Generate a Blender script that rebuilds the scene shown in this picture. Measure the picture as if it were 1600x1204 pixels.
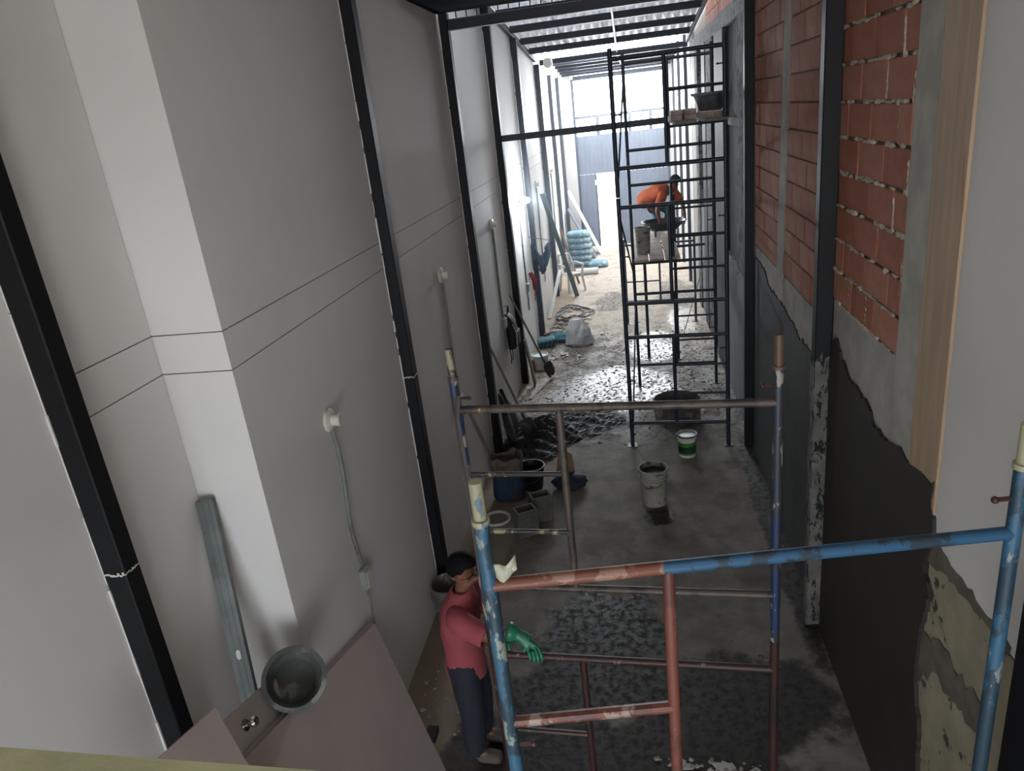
import bpy, bmesh, math, random
from mathutils import Vector, Matrix, Euler

random.seed(7)
S = bpy.context.scene
for o in list(bpy.data.objects):
    bpy.data.objects.remove(o, do_unlink=True)
COL = S.collection

# ------------------------------------------------------------------ camera
cam_d = bpy.data.cameras.new('camera')
cam = bpy.data.objects.new('camera', cam_d)
COL.objects.link(cam)
S.camera = cam
cam_d.sensor_fit = 'HORIZONTAL'
cam_d.sensor_width = 36.0
cam_d.lens = 1139.286 / 1600.0 * 36.0
cam_d.clip_start = 0.02
cam_d.clip_end = 200
R3 = Matrix(((0.983095, 0.14544522, -0.11122008),
             (-0.05275181, -0.35668821, -0.93273295),
             (-0.17533245, 0.92283217, -0.3429859)))
flip = Matrix(((1, 0, 0), (0, -1, 0), (0, 0, -1)))
rot = (flip @ R3).transposed()
cam.matrix_world = Matrix.Translation((0, 0, 4.2)) @ rot.to_4x4()

# ------------------------------------------------------------------ world, lights, exposure
W = bpy.data.worlds.new('sky')
S.world = W
W.use_nodes = True
bg = W.node_tree.nodes['Background']
bg.inputs[0].default_value = (0.86, 0.93, 1.0, 1)
bg.inputs[1].default_value = 8.5

def area(name, loc, rotdeg, sx, sy, power, color=(1, 1, 1)):
    d = bpy.data.lights.new(name, 'AREA')
    d.shape = 'RECTANGLE'
    d.size, d.size_y = sx, sy
    d.energy = power
    d.color = color
    o = bpy.data.objects.new(name, d)
    COL.objects.link(o)
    o.location = loc
    o.rotation_euler = Euler([math.radians(a) for a in rotdeg])
    return o

# daylight through the street opening over the gate
area('gate_daylight', (-0.15, 23.2, 4.3), (-80, 0, 0), 2.4, 1.3, 560, (0.9, 0.95, 1.0))
# window of the upper room behind the camera
area('rear_window_daylight', (0.55, -2.6, 4.62), (84, 0, 8), 1.3, 1.1, 60, (1.0, 0.95, 0.92))
# unseen point light above and beside the lookout, no fixture built
lp = bpy.data.lights.new('lookout_light', 'POINT')
lp.energy = 33
lp.color = (1.0, 0.96, 0.93)
lp.shadow_soft_size = 0.25
lo = bpy.data.objects.new('lookout_light', lp)
COL.objects.link(lo)
lo.location = (0.85, 0.0, 5.0)

S.view_settings.view_transform = 'Standard'
S.view_settings.look = 'None'
S.view_settings.gamma = 1.0
S.view_settings.use_curve_mapping = False
S.view_settings.exposure = 0.0

# ------------------------------------------------------------------ node helpers
def lin(h):
    h = h.lstrip('#')
    c = [int(h[i:i + 2], 16) / 255 for i in (0, 2, 4)]
    return tuple(x / 12.92 if x <= 0.04045 else ((x + 0.055) / 1.055) ** 2.4 for x in c) + (1,)

class NT:
    def __init__(s, name):
        s.m = bpy.data.materials.new(name)
        s.m.use_nodes = True
        s.t = s.m.node_tree
        s.b = s.t.nodes['Principled BSDF']
        s.tc = None
    def n(s, typ, **kw):
        nd = s.t.nodes.new(typ)
        for k, v in kw.items():
            setattr(nd, k, v)
        return nd
    def put(s, sock, v):
        if isinstance(v, bpy.types.NodeSocket):
            s.t.links.new(v, sock)
        elif v is not None:
            sock.default_value = v
    def co(s, scale=None):
        if s.tc is None:
            s.tc = s.n('ShaderNodeTexCoord')
        v = s.tc.outputs['Object']
        if scale is not None:
            mp = s.n('ShaderNodeMapping')
            s.t.links.new(v, mp.inputs[0])
            mp.inputs['Scale'].default_value = scale
            v = mp.outputs[0]
        return v
    def xyz(s):
        nd = s.n('ShaderNodeSeparateXYZ')
        s.t.links.new(s.co(), nd.inputs[0])
        return nd.outputs
    def math(s, op, a, b=0.0, c=None):
        nd = s.n('ShaderNodeMath', operation=op)
        s.put(nd.inputs[0], a)
        s.put(nd.inputs[1], b)
        if c is not None:
            s.put(nd.inputs[2], c)
        return nd.outputs[0]
    def noise(s, scale, detail=4, rough=0.55, vec=None, dist=0.0):
        nd = s.n('ShaderNodeTexNoise')
        s.t.links.new(vec if vec is not None else s.co(), nd.inputs['Vector'])
        nd.inputs['Scale'].default_value = scale
        nd.inputs['Detail'].default_value = detail
        nd.inputs['Roughness'].default_value = rough
        nd.inputs['Distortion'].default_value = dist
        return nd.outputs[0]
    def step(s, v, lo, hi):
        nd = s.n('ShaderNodeMapRange', interpolation_type='SMOOTHSTEP')
        s.put(nd.inputs['Value'], v)
        nd.inputs['From Min'].default_value = lo
        nd.inputs['From Max'].default_value = hi
        return nd.outputs[0]
    def mix(s, f, a, b):
        nd = s.n('ShaderNodeMix', data_type='RGBA')
        s.put(nd.inputs[0], f)
        s.put(nd.inputs[6], a)
        s.put(nd.inputs[7], b)
        return nd.outputs[2]
    def bump(s, h, strength=0.3, dist=0.01):
        nd = s.n('ShaderNodeBump')
        nd.inputs['Strength'].default_value = strength
        nd.inputs['Distance'].default_value = dist
        s.t.links.new(h, nd.inputs['Height'])
        s.t.links.new(nd.outputs[0], s.b.inputs['Normal'])
    def col(s, v):
        s.put(s.b.inputs['Base Color'], v)
    def rough(s, v):
        s.put(s.b.inputs['Roughness'], v)
    def metal(s, v):
        s.put(s.b.inputs['Metallic'], v)

_M = {}
def mat(name, color, rough=0.6, var=0.12, scale=6, bump=0.15, metal=0.0, speck=None, sp=(0.62, 0.68), sps=14, stretch=None, spec=None):
    """mottled paint / cloth / stone; optional flecks of a second colour"""
    if name in _M:
        return _M[name]
    t = NT(name)
    c = lin(color) if isinstance(color, str) else color
    lo = tuple(x * (1 - var) for x in c[:3]) + (1,)
    hi = tuple(min(1, x * (1 + var)) for x in c[:3]) + (1,)
    vec = t.co(stretch) if stretch else None
    nz = t.noise(scale, 5, vec=vec)
    k = t.mix(t.step(nz, 0.3, 0.7), lo, hi)
    if speck:
        n2 = t.noise(sps, 4, 0.6, vec=vec)
        k = t.mix(t.step(n2, sp[0], sp[1]), k, lin(speck))
    t.col(k)
    t.rough(rough)
    t.metal(metal)
    if spec is not None:
        t.b.inputs['Specular IOR Level'].default_value = spec
    if bump:
        t.bump(t.noise(scale * 5, 4), bump, 0.004)
    _M[name] = t.m
    return t.m

def pole_paint(name, base, chip, rust, sc=9, a=(0.52, 0.56), b=(0.6, 0.63), rough=0.5):
    """old tube paint: base colour, chips of older paint, spots of cement or rust"""
    if name in _M:
        return _M[name]
    t = NT(name)
    v = t.co((1, 1, 0.45))
    k = t.mix(t.step(t.noise(sc, 5, 0.65, v), *a), lin(base), lin(chip))
    k = t.mix(t.step(t.noise(sc * 1.9, 5, 0.6, v), *b), k, lin(rust))
    t.col(k)
    t.rough(rough)
    t.bump(t.noise(sc * 5, 3), 0.25, 0.002)
    _M[name] = t.m
    return t.m

# ------------------------------------------------------------------ mesh helpers
class G:
    def __init__(s):
        s.v, s.f = [], []
    def add(s, vs, fs):
        n = len(s.v)
        s.v += [tuple(p) for p in vs]
        s.f += [tuple(i + n for i in f) for f in fs]
        return s
    def box(s, x0, x1, y0, y1, z0, z1, M=None):
        vs = [Vector((x, y, z)) for z in (z0, z1) for y in (y0, y1) for x in (x0, x1)]
        if M is not None:
            vs = [M @ p for p in vs]
        return s.add(vs, [(0, 2, 3, 1), (4, 5, 7, 6), (0, 1, 5, 4), (2, 6, 7, 3), (0, 4, 6, 2), (1, 3, 7, 5)])
    def bev(s, x0, x1, y0, y1, z0, z1, b=0.005, M=None):
        """box with chamfered edges (two rings top and bottom)"""
        def ring(i, z):
            return [(x0 + i, y0 + i + b, z), (x0 + i + b, y0 + i, z), (x1 - i - b, y0 + i, z), (x1 - i, y0 + i + b, z),
                    (x1 - i, y1 - i - b, z), (x1 - i - b, y1 - i, z), (x0 + i + b, y1 - i, z), (x0 + i, y1 - i - b, z)]
        rs = [ring(b, z0), ring(0, z0 + b), ring(0, z1 - b), ring(b, z1)]
        vs = [Vector(p) for r in rs for p in r]
        if M is not None:
            vs = [M @ p for p in vs]
        fs = [tuple(range(7, -1, -1)), tuple(range(24, 32))]
        for k in range(3):
            for i in range(8):
                j = (i + 1) % 8
                fs.append((k * 8 + i, k * 8 + j, k * 8 + 8 + j, k * 8 + 8 + i))
        return s.add(vs, fs)
    def path(s, pts, r, n=8, cap=True):
        pts = [Vector(p) for p in pts]
        m = len(pts)
        rr = r if isinstance(r, (list, tuple)) else [r] * m
        vs, fs = [], []
        ref = None
        for i, p in enumerate(pts):
            d = (pts[min(i + 1, m - 1)] - pts[max(i - 1, 0)]).normalized()
            if ref is None:
                ref = d.orthogonal().normalized()
            u = (ref - d * ref.dot(d))
            if u.length < 1e-5:
                u = d.orthogonal()
            u.normalize()
            ref = u
            w = d.cross(u)
            for k in range(n):
                a = 2 * math.pi * k / n
                vs.append(p + (u * math.cos(a) + w * math.sin(a)) * rr[i])
        for i in range(m - 1):
            for k in range(n):
                k2 = (k + 1) % n
                fs.append((i * n + k, i * n + k2, (i + 1) * n + k2, (i + 1) * n + k))
        if cap:
            fs.append(tuple(range(n - 1, -1, -1)))
            fs.append(tuple((m - 1) * n + k for k in range(n)))
        return s.add(vs, fs)
    def tube(s, p, q, r, n=10):
        return s.path([p, q], r, n)
    def lathe(s, prof, M, n=24, closed=True):
        """prof: list of (r, z) along local +Z of matrix M"""
        vs, fs = [], []
        for r, z in prof:
            for k in range(n):
                a = 2 * math.pi * k / n
                vs.append(M @ Vector((r * math.cos(a), r * math.sin(a), z)))
        for i in range(len(prof) - 1):
            for k in range(n):
                k2 = (k + 1) % n
                fs.append((i * n + k, i * n + k2, (i + 1) * n + k2, (i + 1) * n + k))
        if closed:
            fs.append(tuple(range(n - 1, -1, -1)))
            fs.append(tuple((len(prof) - 1) * n + k for k in range(n)))
        return s.add(vs, fs)
    def prism(s, poly, off):
        off = Vector(off)
        a = [Vector(p) for p in poly]
        n = len(a)
        vs = a + [p + off for p in a]
        fs = [tuple(range(n - 1, -1, -1)), tuple(range(n, 2 * n))]
        for i in range(n):
            j = (i + 1) % n
            fs.append((i, j, n + j, n + i))
        return s.add(vs, fs)
    def blob(s, c, rx, ry, rz, nu=10, nv=7, jit=0.0, M=None):
        vs, fs = [], []
        c = Vector(c)
        for i in range(nv + 1):
            th = math.pi * i / nv
            for k in range(nu):
                a = 2 * math.pi * k / nu
                q = 1 + random.uniform(-jit, jit)
                p = Vector((rx * math.sin(th) * math.cos(a) * q, ry * math.sin(th) * math.sin(a) * q, rz * math.cos(th) * q))
                if M is not None:
                    p = M @ p
                vs.append(c + p)
        for i in range(nv):
            for k in range(nu):
                k2 = (k + 1) % nu
                fs.append((i * nu + k, (i + 1) * nu + k, (i + 1) * nu + k2, i * nu + k2))
        return s.add(vs, fs)

def root_loc(o):
    v = Vector((0, 0, 0))
    while o is not None:
        v += Vector(o.location)
        o = o.parent
    return v

def build(g, name, m, parent=None, loc=None, smooth=False, weld=False):
    me = bpy.data.meshes.new(name)
    base = root_loc(parent) if parent else Vector((0, 0, 0))
    if loc is not None:
        base = base + (Vector(loc) - base)
    me.from_pydata([tuple(Vector(p) - base) for p in g.v], [], g.f)
    bm = bmesh.new()
    bm.from_mesh(me)
    if weld:
        bmesh.ops.remove_doubles(bm, verts=bm.verts, dist=1e-4)
    bmesh.ops.recalc_face_normals(bm, faces=bm.faces)
    bm.to_mesh(me)
    bm.free()
    if smooth:
        for p in me.polygons:
            p.use_smooth = True
        if hasattr(me, 'set_sharp_from_angle'):
            me.set_sharp_from_angle(angle=math.radians(40))
    me.materials.append(m)
    o = bpy.data.objects.new(name, me)
    COL.objects.link(o)
    if parent:
        o.parent = parent
        if loc is not None:
            o.location = Vector(loc) - root_loc(parent)
    elif loc is not None:
        o.location = loc
    return o

def tag(o, label=None, cat=None, group=None, kind=None):
    if label:
        o['label'] = label
    if cat:
        o['category'] = cat
    if group:
        o['group'] = group
    if kind:
        o['kind'] = kind
    return o

def thing(name, label, cat, loc=(0, 0, 0), group=None):
    o = bpy.data.objects.new(name, None)
    COL.objects.link(o)
    o.location = loc
    o.empty_display_size = 0.1
    return tag(o, label, cat, group)

def struct(o):
    o['kind'] = 'structure'
    return o

def copy_tree(o, loc, label, group=None, rotz=None):
    c = o.copy()
    COL.objects.link(c)
    c.location = loc
    c['label'] = label
    if group:
        c['group'] = group
    if rotz is not None:
        c.rotation_euler = (0, 0, rotz)
    for ch in list(o.children):
        d = ch.copy()
        COL.objects.link(d)
        d.parent = c
        for gch in list(ch.children):
            e = gch.copy()
            COL.objects.link(e)
            e.parent = d
    return c

def ragged(pts, amp=0.012, seg=0.04, seed=1):
    """subdivide a polyline of (y, z) points into a rough broken edge"""
    rnd = random.Random(seed)
    out = []
    for (a, b), (c, d) in zip(pts[:-1], pts[1:]):
        L = math.hypot(c - a, d - b)
        n = max(1, int(L / seg))
        for i in range(n):
            t = i / n
            out.append((a + (c - a) * t + rnd.uniform(-amp, amp), b + (d - b) * t + rnd.uniform(-amp, amp) * 1.6))
    out.append(pts[-1])
    return out

def Rxyz(x, y, z):
    return Euler((math.radians(x), math.radians(y), math.radians(z))).to_matrix().to_4x4()

def frame_to(p, zdir, xref=(1, 0, 0)):
    z = Vector(zdir).normalized()
    x = Vector(xref)
    x = (x - z * x.dot(z)).normalized()
    y = z.cross(x)
    m = Matrix((x, y, z)).transposed().to_4x4()
    m.translation = p
    return m

# ------------------------------------------------------------------ materials
WHITE = mat('wall_paint', '#c9c6c2', 0.75, 0.03, 1.4, 0.05)
BLACK = mat('black_steel_paint', '#07080b', 0.55, 0.25, 7, 0.12, speck='#3a3c40', sp=(0.72, 0.76), sps=16, spec=0.3)
STEELB = mat('dark_steel_and_veil_blue', '#101724', 0.5, 0.2, 7, 0.1)  # bluish lift on the far black columns stands in for the veil
CONC = mat('raw_concrete', '#a09b92', 0.9, 0.14, 5, 0.4)
CONCD = mat('stained_concrete', '#625f5e', 0.9, 0.35, 4, 0.4, speck='#232326', sp=(0.49, 0.56), sps=4)
MORTAR = mat('mortar', '#8b837a', 0.95, 0.2, 14, 0.5)
WET = mat('wet_plaster', '#2b2623', 0.62, 0.22, 3, 0.25)
WETG = mat('damp_grey_plaster', '#3d3d3d', 0.7, 0.2, 3, 0.25)
GREYP = mat('grey_plaster', '#6d7071', 0.85, 0.1, 3, 0.2)
BARE = mat('scraped_yellow_plaster', '#8f8671', 0.85, 0.15, 5, 0.4, speck='#3a342e', sp=(0.60, 0.66), sps=7)
WOOD = mat('raw_timber', '#a38b72', 0.75, 0.12, 3, 0.15, speck='#9a6a42', sp=(0.62, 0.8), sps=4, stretch=(1, 6, 0.5))

def floor_material():
    t = NT('floor_concrete')
    X, Y, Z = t.xyz()
    n_big = t.noise(0.9, 4)
    n_mid = t.noise(3.2, 6, 0.62)
    n_fine = t.noise(16, 5, 0.65)
    n_grit = t.noise(60, 3, 0.6)
    def blob(cx, cy, rx, ry, soft=0.6):
        dx = t.math('DIVIDE', t.math('SUBTRACT', X, cx), rx)
        dy = t.math('DIVIDE', t.math('SUBTRACT', Y, cy), ry)
        d = t.math('ADD', t.math('MULTIPLY', dx, dx), t.math('MULTIPLY', dy, dy))
        d = t.math('ADD', d, t.math('MULTIPLY', t.math('SUBTRACT', n_mid, 0.5), 2.6))
        return t.math('SUBTRACT', 1.0, t.step(d, 0.75, 0.75 + soft))
    def anyof(lst):
        r = lst[0]
        for q in lst[1:]:
            r = t.math('MAXIMUM', r, q)
        return r
    base = t.mix(t.step(n_mid, 0.3, 0.72), lin('#6a645d'), lin('#868078'))
    base = t.mix(t.math('MULTIPLY', t.step(n_fine, 0.56, 0.72), 0.5), base, lin('#4b4540'))
    # pale dusty strip along the left wall and the far half of the yard
    dusty = t.step(t.math('ADD', Y, t.math('MULTIPLY', t.math('SUBTRACT', n_big, 0.5), 4.0)), 11.0, 15.0)
    dust = t.mix(t.step(n_mid, 0.35, 0.65), lin('#8d8072'), lin('#b5a999'))
    k = t.mix(dusty, base, dust)
    grime = t.math('MULTIPLY', t.step(Y, 11.0, 13.0), t.math('MULTIPLY', t.step(n_mid, 0.50, 0.62), t.step(n_fine, 0.40, 0.60)))
    k = t.mix(t.math('MULTIPLY', grime, 0.7), k, lin('#6b5f55'))
    # tan dust along the foot of the left wall
    strip = t.math('SUBTRACT', 1.0, t.step(t.math('ADD', X, t.math('MULTIPLY', t.math('SUBTRACT', n_mid, 0.5), 0.9)), -1.75, -1.2))
    k = t.mix(t.math('MULTIPLY', strip, 0.75), k, lin('#8d7a63'))
    # mud trodden over the middle
    mudz = t.math('MULTIPLY', t.step(Y, 8.3, 9.6), t.math('SUBTRACT', 1.0, t.step(Y, 13.0, 15.5)))
    mud = t.math('MULTIPLY', mudz, t.step(n_fine, 0.50, 0.58))
    k = t.mix(t.math('MULTIPLY', mud, 0.85), k, lin('#35302d'))
    darkp = anyof([blob(-1.15, 12.7, 0.75, 1.3), blob(-1.0, 9.7, 0.95, 0.75), blob(0.9, 16.8, 0.4, 1.4), blob(-0.6, 16.5, 0.35, 0.8)])
    k = t.mix(t.math('MULTIPLY', t.math('MULTIPLY', darkp, t.step(n_fine, 0.30, 0.62)), 0.9), k, lin('#3d3733'))
    # water
    wet = anyof([blob(-0.42, 5.0, 0.55, 0.75), blob(0.55, 4.35, 0.75, 0.5), blob(-0.75, 4.15, 0.45, 0.6), blob(0.0, 3.6, 0.9, 0.6),
                 blob(-1.2, 3.5, 0.35, 0.7), blob(1.28, 6.9, 0.16, 2.2), blob(0.12, 7.0, 0.16, 0.2)])
    k = t.mix(t.math('MULTIPLY', wet, 0.9), k, lin('#1f1b19'))
    sheen = anyof([blob(-0.35, 10.9, 0.85, 1.0), blob(0.25, 13.0, 0.45, 0.9), blob(-1.15, 10.55, 0.8, 0.4), blob(0.9, 14.6, 0.3, 1.0)])
    spots = anyof([blob(1.05, 8.2, 0.12, 0.14), blob(0.85, 9.5, 0.3, 0.2), blob(-0.4, 6.6, 0.3, 0.35), blob(0.85, 7.3, 0.15, 0.2), blob(1.0, 6.0, 0.25, 0.3)])
    k = t.mix(t.math('MULTIPLY', spots, 0.4), k, lin('#4a4440'))
    t.col(k)
    r = t.math('SUBTRACT', 0.85, t.math('MULTIPLY', t.math('MULTIPLY', wet, t.step(n_fine, 0.62, 0.42)), 0.34))
    r = t.math('SUBTRACT', r, t.math('MULTIPLY', t.math('MULTIPLY', sheen, t.step(n_fine, 0.62, 0.44)), 0.5))
    r = t.math('SUBTRACT', r, t.math('MULTIPLY', t.math('MULTIPLY', mudz, t.step(n_mid, 0.45, 0.55)), 0.2))
    t.rough(t.math('MAXIMUM', r, 0.27))
    h = t.math('ADD', t.math('MULTIPLY', n_fine, 0.7), t.math('MULTIPLY', n_grit, 0.35))
    t.bump(h, 0.5, 0.012)
    return t.m

# ------------------------------------------------------------------ floor and yard
g = G().box(-2.7, 1.7, -3.0, 23.62, -0.12, 0)
struct(build(g, 'floor', floor_material()))
g = G().box(-14, 14, 23.62, 46, -0.14, -0.02)
struct(build(g, 'floor_street', mat('street_paving', '#b9b4ac', 0.85, 0.1, 2, 0.2)))

# ------------------------------------------------------------------ left wall: backing plus boards with two shadow gaps
def roof_z(y):
    return 5.33 + (17.9 - y) * 0.073
PX = -1.98
g = G().box(PX - 0.62, PX - 0.42, -3.0, 23.6, 0, 6.4)
wl = struct(build(g, 'wall_left', CONC))
GAP = mat('shadow_gap', '#55524e', 0.9, 0.1)

def board(y0, y1, x0, x1, groove=True, ztop=5.34, slope=False):
    zs = [(0, 3.188), (3.194, 3.388), (3.394, None)] if groove else [(0, None)]
    for a, b in zs:
        if b is None:
            t0 = (roof_z(y0) - 0.02) if slope else ztop
            t1 = (roof_z(y1) - 0.02) if slope else ztop
            poly = [(x0, y0, a), (x0, y1, a), (x0, y1, t1), (x0, y0, t0)]
        else:
            poly = [(x0, y0, a), (x0, y1, a), (x0, y1, b), (x0, y0, b)]
        build(G().prism(poly, (x1 - x0, 0, 0)), 'wall_panel', WHITE, wl)
    if groove:
        build(G().box(x0 + 0.004, x1 - 0.006, y0, y1, 3.187, 3.395), 'groove_backing', GAP, wl)

board(-3.0, 2.40, -2.44, -2.36, groove=False)
board(2.40, 3.135, -2.44, -2.36)
# pier face turned to the camera
for a, b in ((0, 3.188), (3.194, 3.388), (3.394, 5.34)):
    build(G().box(-2.44, PX, 3.14, 3.22, a, b), 'wall_panel', WHITE, wl)
build(G().box(-2.43, PX - 0.006, 3.146, 3.2, 3.187, 3.395), 'groove_backing', GAP, wl)
board(3.221, 5.60, -2.06, PX)
board(5.604, 8.64, -2.06, PX)
LP = [8.62, 11.35, 14.05, 17.35, 20.2, 22.2]
board(8.644, 11.38, -2.06, PX, slope=True)
board(11.384, 14.08, -2.06, PX, slope=True)
board(14.084, 17.38, -2.06, PX, slope=True)
board(17.384, 20.2, -2.06, PX, ztop=5.3)
board(20.204, 23.5, -2.06, PX, ztop=5.3)

def column(y, x0, x1, w, z1, label, z0=0.0, ring=None, m=None, splat=None):
    t = thing('steel_column', label, 'column', (0.5 * (x0 + x1), y + w / 2, z0))
    b = build(G().bev(x0, x1, y, y + w, z0, z1, 0.006), 'shaft', m or BLACK, t)
    if ring:
        g = G()
        for i in range(9):
            zz = ring + random.uniform(-0.006, 0.006)
            g.box(x0 + (x1 - x0) * i / 9, x0 + (x1 - x0) * (i + 0.9) / 9, y - 0.004, y - 0.0005, zz, zz + random.uniform(0.006, 0.016))
        for i in range(9):
            zz = ring + random.uniform(-0.004, 0.004) + 0.0 * i
            g.box(x1 + 0.0005, x1 + 0.004, y + w * i / 9, y + w * (i + 0.8) / 9, zz, zz + random.uniform(0.004, 0.012))
        r = build(g, 'weld_seam', mat('white_filler', '#b9b6ae', 0.8), t)
        r['label'] = 'pale filler line round the column joint'
    # broken plaster lip where the boards were cut round the column
    g = G()
    rnd = random.Random(int(y * 100))
    zz = z0 + 0.3
    while zz < min(z1, 5.2):
        h = rnd.uniform(0.03, 0.3)
        q = rnd.uniform(0.001, 0.007)
        g.box(x0, x0 + q + 0.004, y - q * 1.2, y - 0.0005, zz, zz + h)
        zz += h + (rnd.uniform(0.0, 0.06) if rnd.random() < 0.3 else 0.0)
    build(g, 'plaster_lip', WHITE, t)
    return t

column(2.385, -2.358, -2.25, 0.10, 5.34, 'nearest black steel column on the left wall, with a white seam line', ring=2.53)
column(5.56, -1.978, -1.882, 0.115, 5.34, 'second black steel column on the left wall, beyond the knob board stack', ring=2.25)
column(8.62, -1.978, -1.875, 0.12, 5.34, 'third black steel column on the left wall, carrying the rod-filled beam')
column(11.35, -1.978, -1.87, 0.14, roof_z(11.4) - 0.10, 'black steel column on the left wall right behind the hanging backpack')
column(14.05, -1.978, -1.87, 0.14, roof_z(14.1) - 0.10, 'black steel column on the left wall behind the hanging navy jacket', m=STEELB)
column(17.35, -1.978, -1.86, 0.16, 5.22, 'steel column on the left wall where the corrugated roof ends', m=STEELB)
column(20.1, -1.978, -1.88, 0.12, 5.1, 'thin steel column on the left wall just before the stacked blue cement bags', m=STEELB)
column(22.3, -1.978, -1.88, 0.12, 5.1, 'farthest steel column on the left wall, beside the leaning white boards', m=STEELB)

# ------------------------------------------------------------------ right wall
RX = 1.34
g = G().box(RX + 0.016, RX + 0.30, 3.3, 9.15, 0, 6.4)
g.box(RX + 0.10, RX + 0.30, 9.15, 17.0, 0, 6.2)
g.box(RX + 0.05, RX + 0.30, 17.0, 23.6, 0, 5.6)
g.box(RX + 0.02, RX + 0.30, -3.0, 3.3, 0, 6.4)
wr = struct(build(g, 'wall_right', MORTAR))
build(G().box(RX, RX + 0.019, -3.0, 3.268, 2.06, 5.34), 'wall_panel', WHITE, wr)
# lower part of the white wall: scraped plaster with a stained joint
poly = ragged([(3.30, 0), (3.30, 2.045), (2.0, 2.05), (-1.0, 2.05)], 0.004, 0.08, 3) + [(-1.0, 0)]
p_ = build(G().prism([(RX + 0.004, a, b) for a, b in poly], (0.015, 0, 0)), 'scraped_panel', BARE, wr)
p_['label'] = 'yellowish scraped plaster with dark patches'
poly = ragged([(3.34, 2.10), (3.1, 2.085), (2.85, 2.09), (2.5, 2.09)], 0.01, 0.05, 5)
low = ragged([(2.5, 2.03), (2.9, 2.02), (3.15, 1.98), (3.34, 1.93)], 0.016, 0.05, 6)
p_ = build(G().prism([(RX - 0.002, a, b) for a, b in poly + low], (0.006, 0, 0)), 'stained_joint', mat('joint_stain', '#5c554c', 0.9, 0.3), wr)
poly = ragged([(3.3, 1.50), (3.1, 1.63), (2.9, 1.62), (2.6, 1.66)], 0.02, 0.05, 8) + ragged([(2.6, 1.5), (2.9, 1.46), (3.12, 1.40), (3.3, 1.22)], 0.02, 0.05, 9)
build(G().prism([(RX - 0.002, a, b) for a, b in poly], (0.005, 0, 0)), 'stained_joint', mat('joint_stain', '#5c554c', 0.9, 0.3), wr)
# timber board set in the wall and raw concrete column
w_ = build(G().bev(RX - 0.012, RX + 0.02, 3.272, 3.625, 2.2, 6.2, 0.004), 'timber_board', WOOD, wr)
w_['label'] = 'pale raw timber board, full height'
build(G().bev(RX - 0.008, RX + 0.02, 3.63, 3.925, 0.0, 6.2, 0.006), 'concrete_strip', CONC, wr)
# concrete band under the bricks
build(G().box(RX + 0.002, RX + 0.018, 3.93, 5.2, 2.0, 2.775), 'concrete_strip', CONC, wr)
build(G().box(RX + 0.002, RX + 0.018, 5.3, 8.6, 1.9, 2.55), 'concrete_strip', CONC, wr)
# the narrow mortar strip of the second bay
build(G().prism([(RX - 0.006, 6.76, 4.9), (RX - 0.006, 7.04, 4.9), (RX - 0.006, 7.28, 2.5), (RX - 0.006, 6.98, 2.5)], (0.02, 0, 0)), 'concrete_strip', CONC, wr)
build(G().prism([(RX - 0.006, 6.72, 6.2), (RX - 0.006, 6.98, 6.2), (RX - 0.006, 7.04, 4.9), (RX - 0.006, 6.76, 4.9)], (0.02, 0, 0)), 'concrete_strip', CONC, wr)

# bricks: each one a piece, meshes shared
def brick_mat(name, c, c2):
    t = NT(name)
    n1 = t.noise(2.3, 4)
    n2 = t.noise(11, 5, 0.65)
    k = t.mix(t.step(n1, 0.3, 0.7), lin(c), lin(c2))
    k = t.mix(t.math('MULTIPLY', t.step(n2, 0.62, 0.75), 0.45), k, lin('#a9907f'))
    wv = t.n('ShaderNodeTexWave', wave_type='BANDS', bands_direction='Z')
    t.t.links.new(t.co(), wv.inputs['Vector'])
    wv.inputs['Scale'].default_value = 26
    wv.inputs['Distortion'].default_value = 0.4
    t.col(k)
    t.rough(0.85)
    t.bump(wv.outputs[1], 0.35, 0.003)
    return t.m
BR = [brick_mat('clay_brick_a', '#9c6049', '#a86c54'), brick_mat('clay_brick_b', '#94563e', '#9f634c'), brick_mat('clay_brick_c', '#a36850', '#ae7862')]
BRM = []
for bmats in BR:
    g = G()
    g.add([(0.02, 0, 0), (0.02, 1, 0), (0.02, 1, 1), (0.02, 0, 1), (-0.001, 0, 0), (-0.001, 1, 0), (-0.001, 1, 1), (-0.001, 0, 1),
           (-0.005, 0.012, 0.025), (-0.005, 0.988, 0.025), (-0.005, 0.988, 0.975), (-0.005, 0.012, 0.975)],
          [(0, 1, 2, 3), (0, 4, 5, 1), (1, 5, 6, 2), (2, 6, 7, 3), (3, 7, 4, 0), (4, 8, 9, 5), (5, 9, 10, 6), (6, 10, 11, 7), (7, 11, 8, 4), (8, 11, 10, 9)])
    o = build(g, 'brick', bmats)
    BRM.append(o.data)
    bpy.data.objects.remove(o)
def brick(y0, y1, z0, z1, x=RX):
    o = bpy.data.objects.new('brick', random.choice(BRM))
    COL.objects.link(o)
    o.parent = wr
    d = random.uniform(-0.005, 0.003)
    o.location = (x + d, y0, z0)
    o.scale = (1, y1 - y0, z1 - z0)
    o.rotation_euler = (0, 0, random.uniform(-0.006, 0.006))
    return o
def course(ya, yb, z0, z1, length, off, x=RX, gap=0.0035):
    y = ya - length + off
    while y < yb:
        a, b = max(y + gap, ya), min(y + length - gap, yb)
        if b - a > 0.035:
            brick(a, b, z0, z1, x)
        y += length
zc = [2.785, 2.995, 3.20, 3.42, 3.635, 3.85, 4.06, 4.275, 4.49, 4.70, 4.91, 5.12, 5.33, 5.54]
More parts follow.
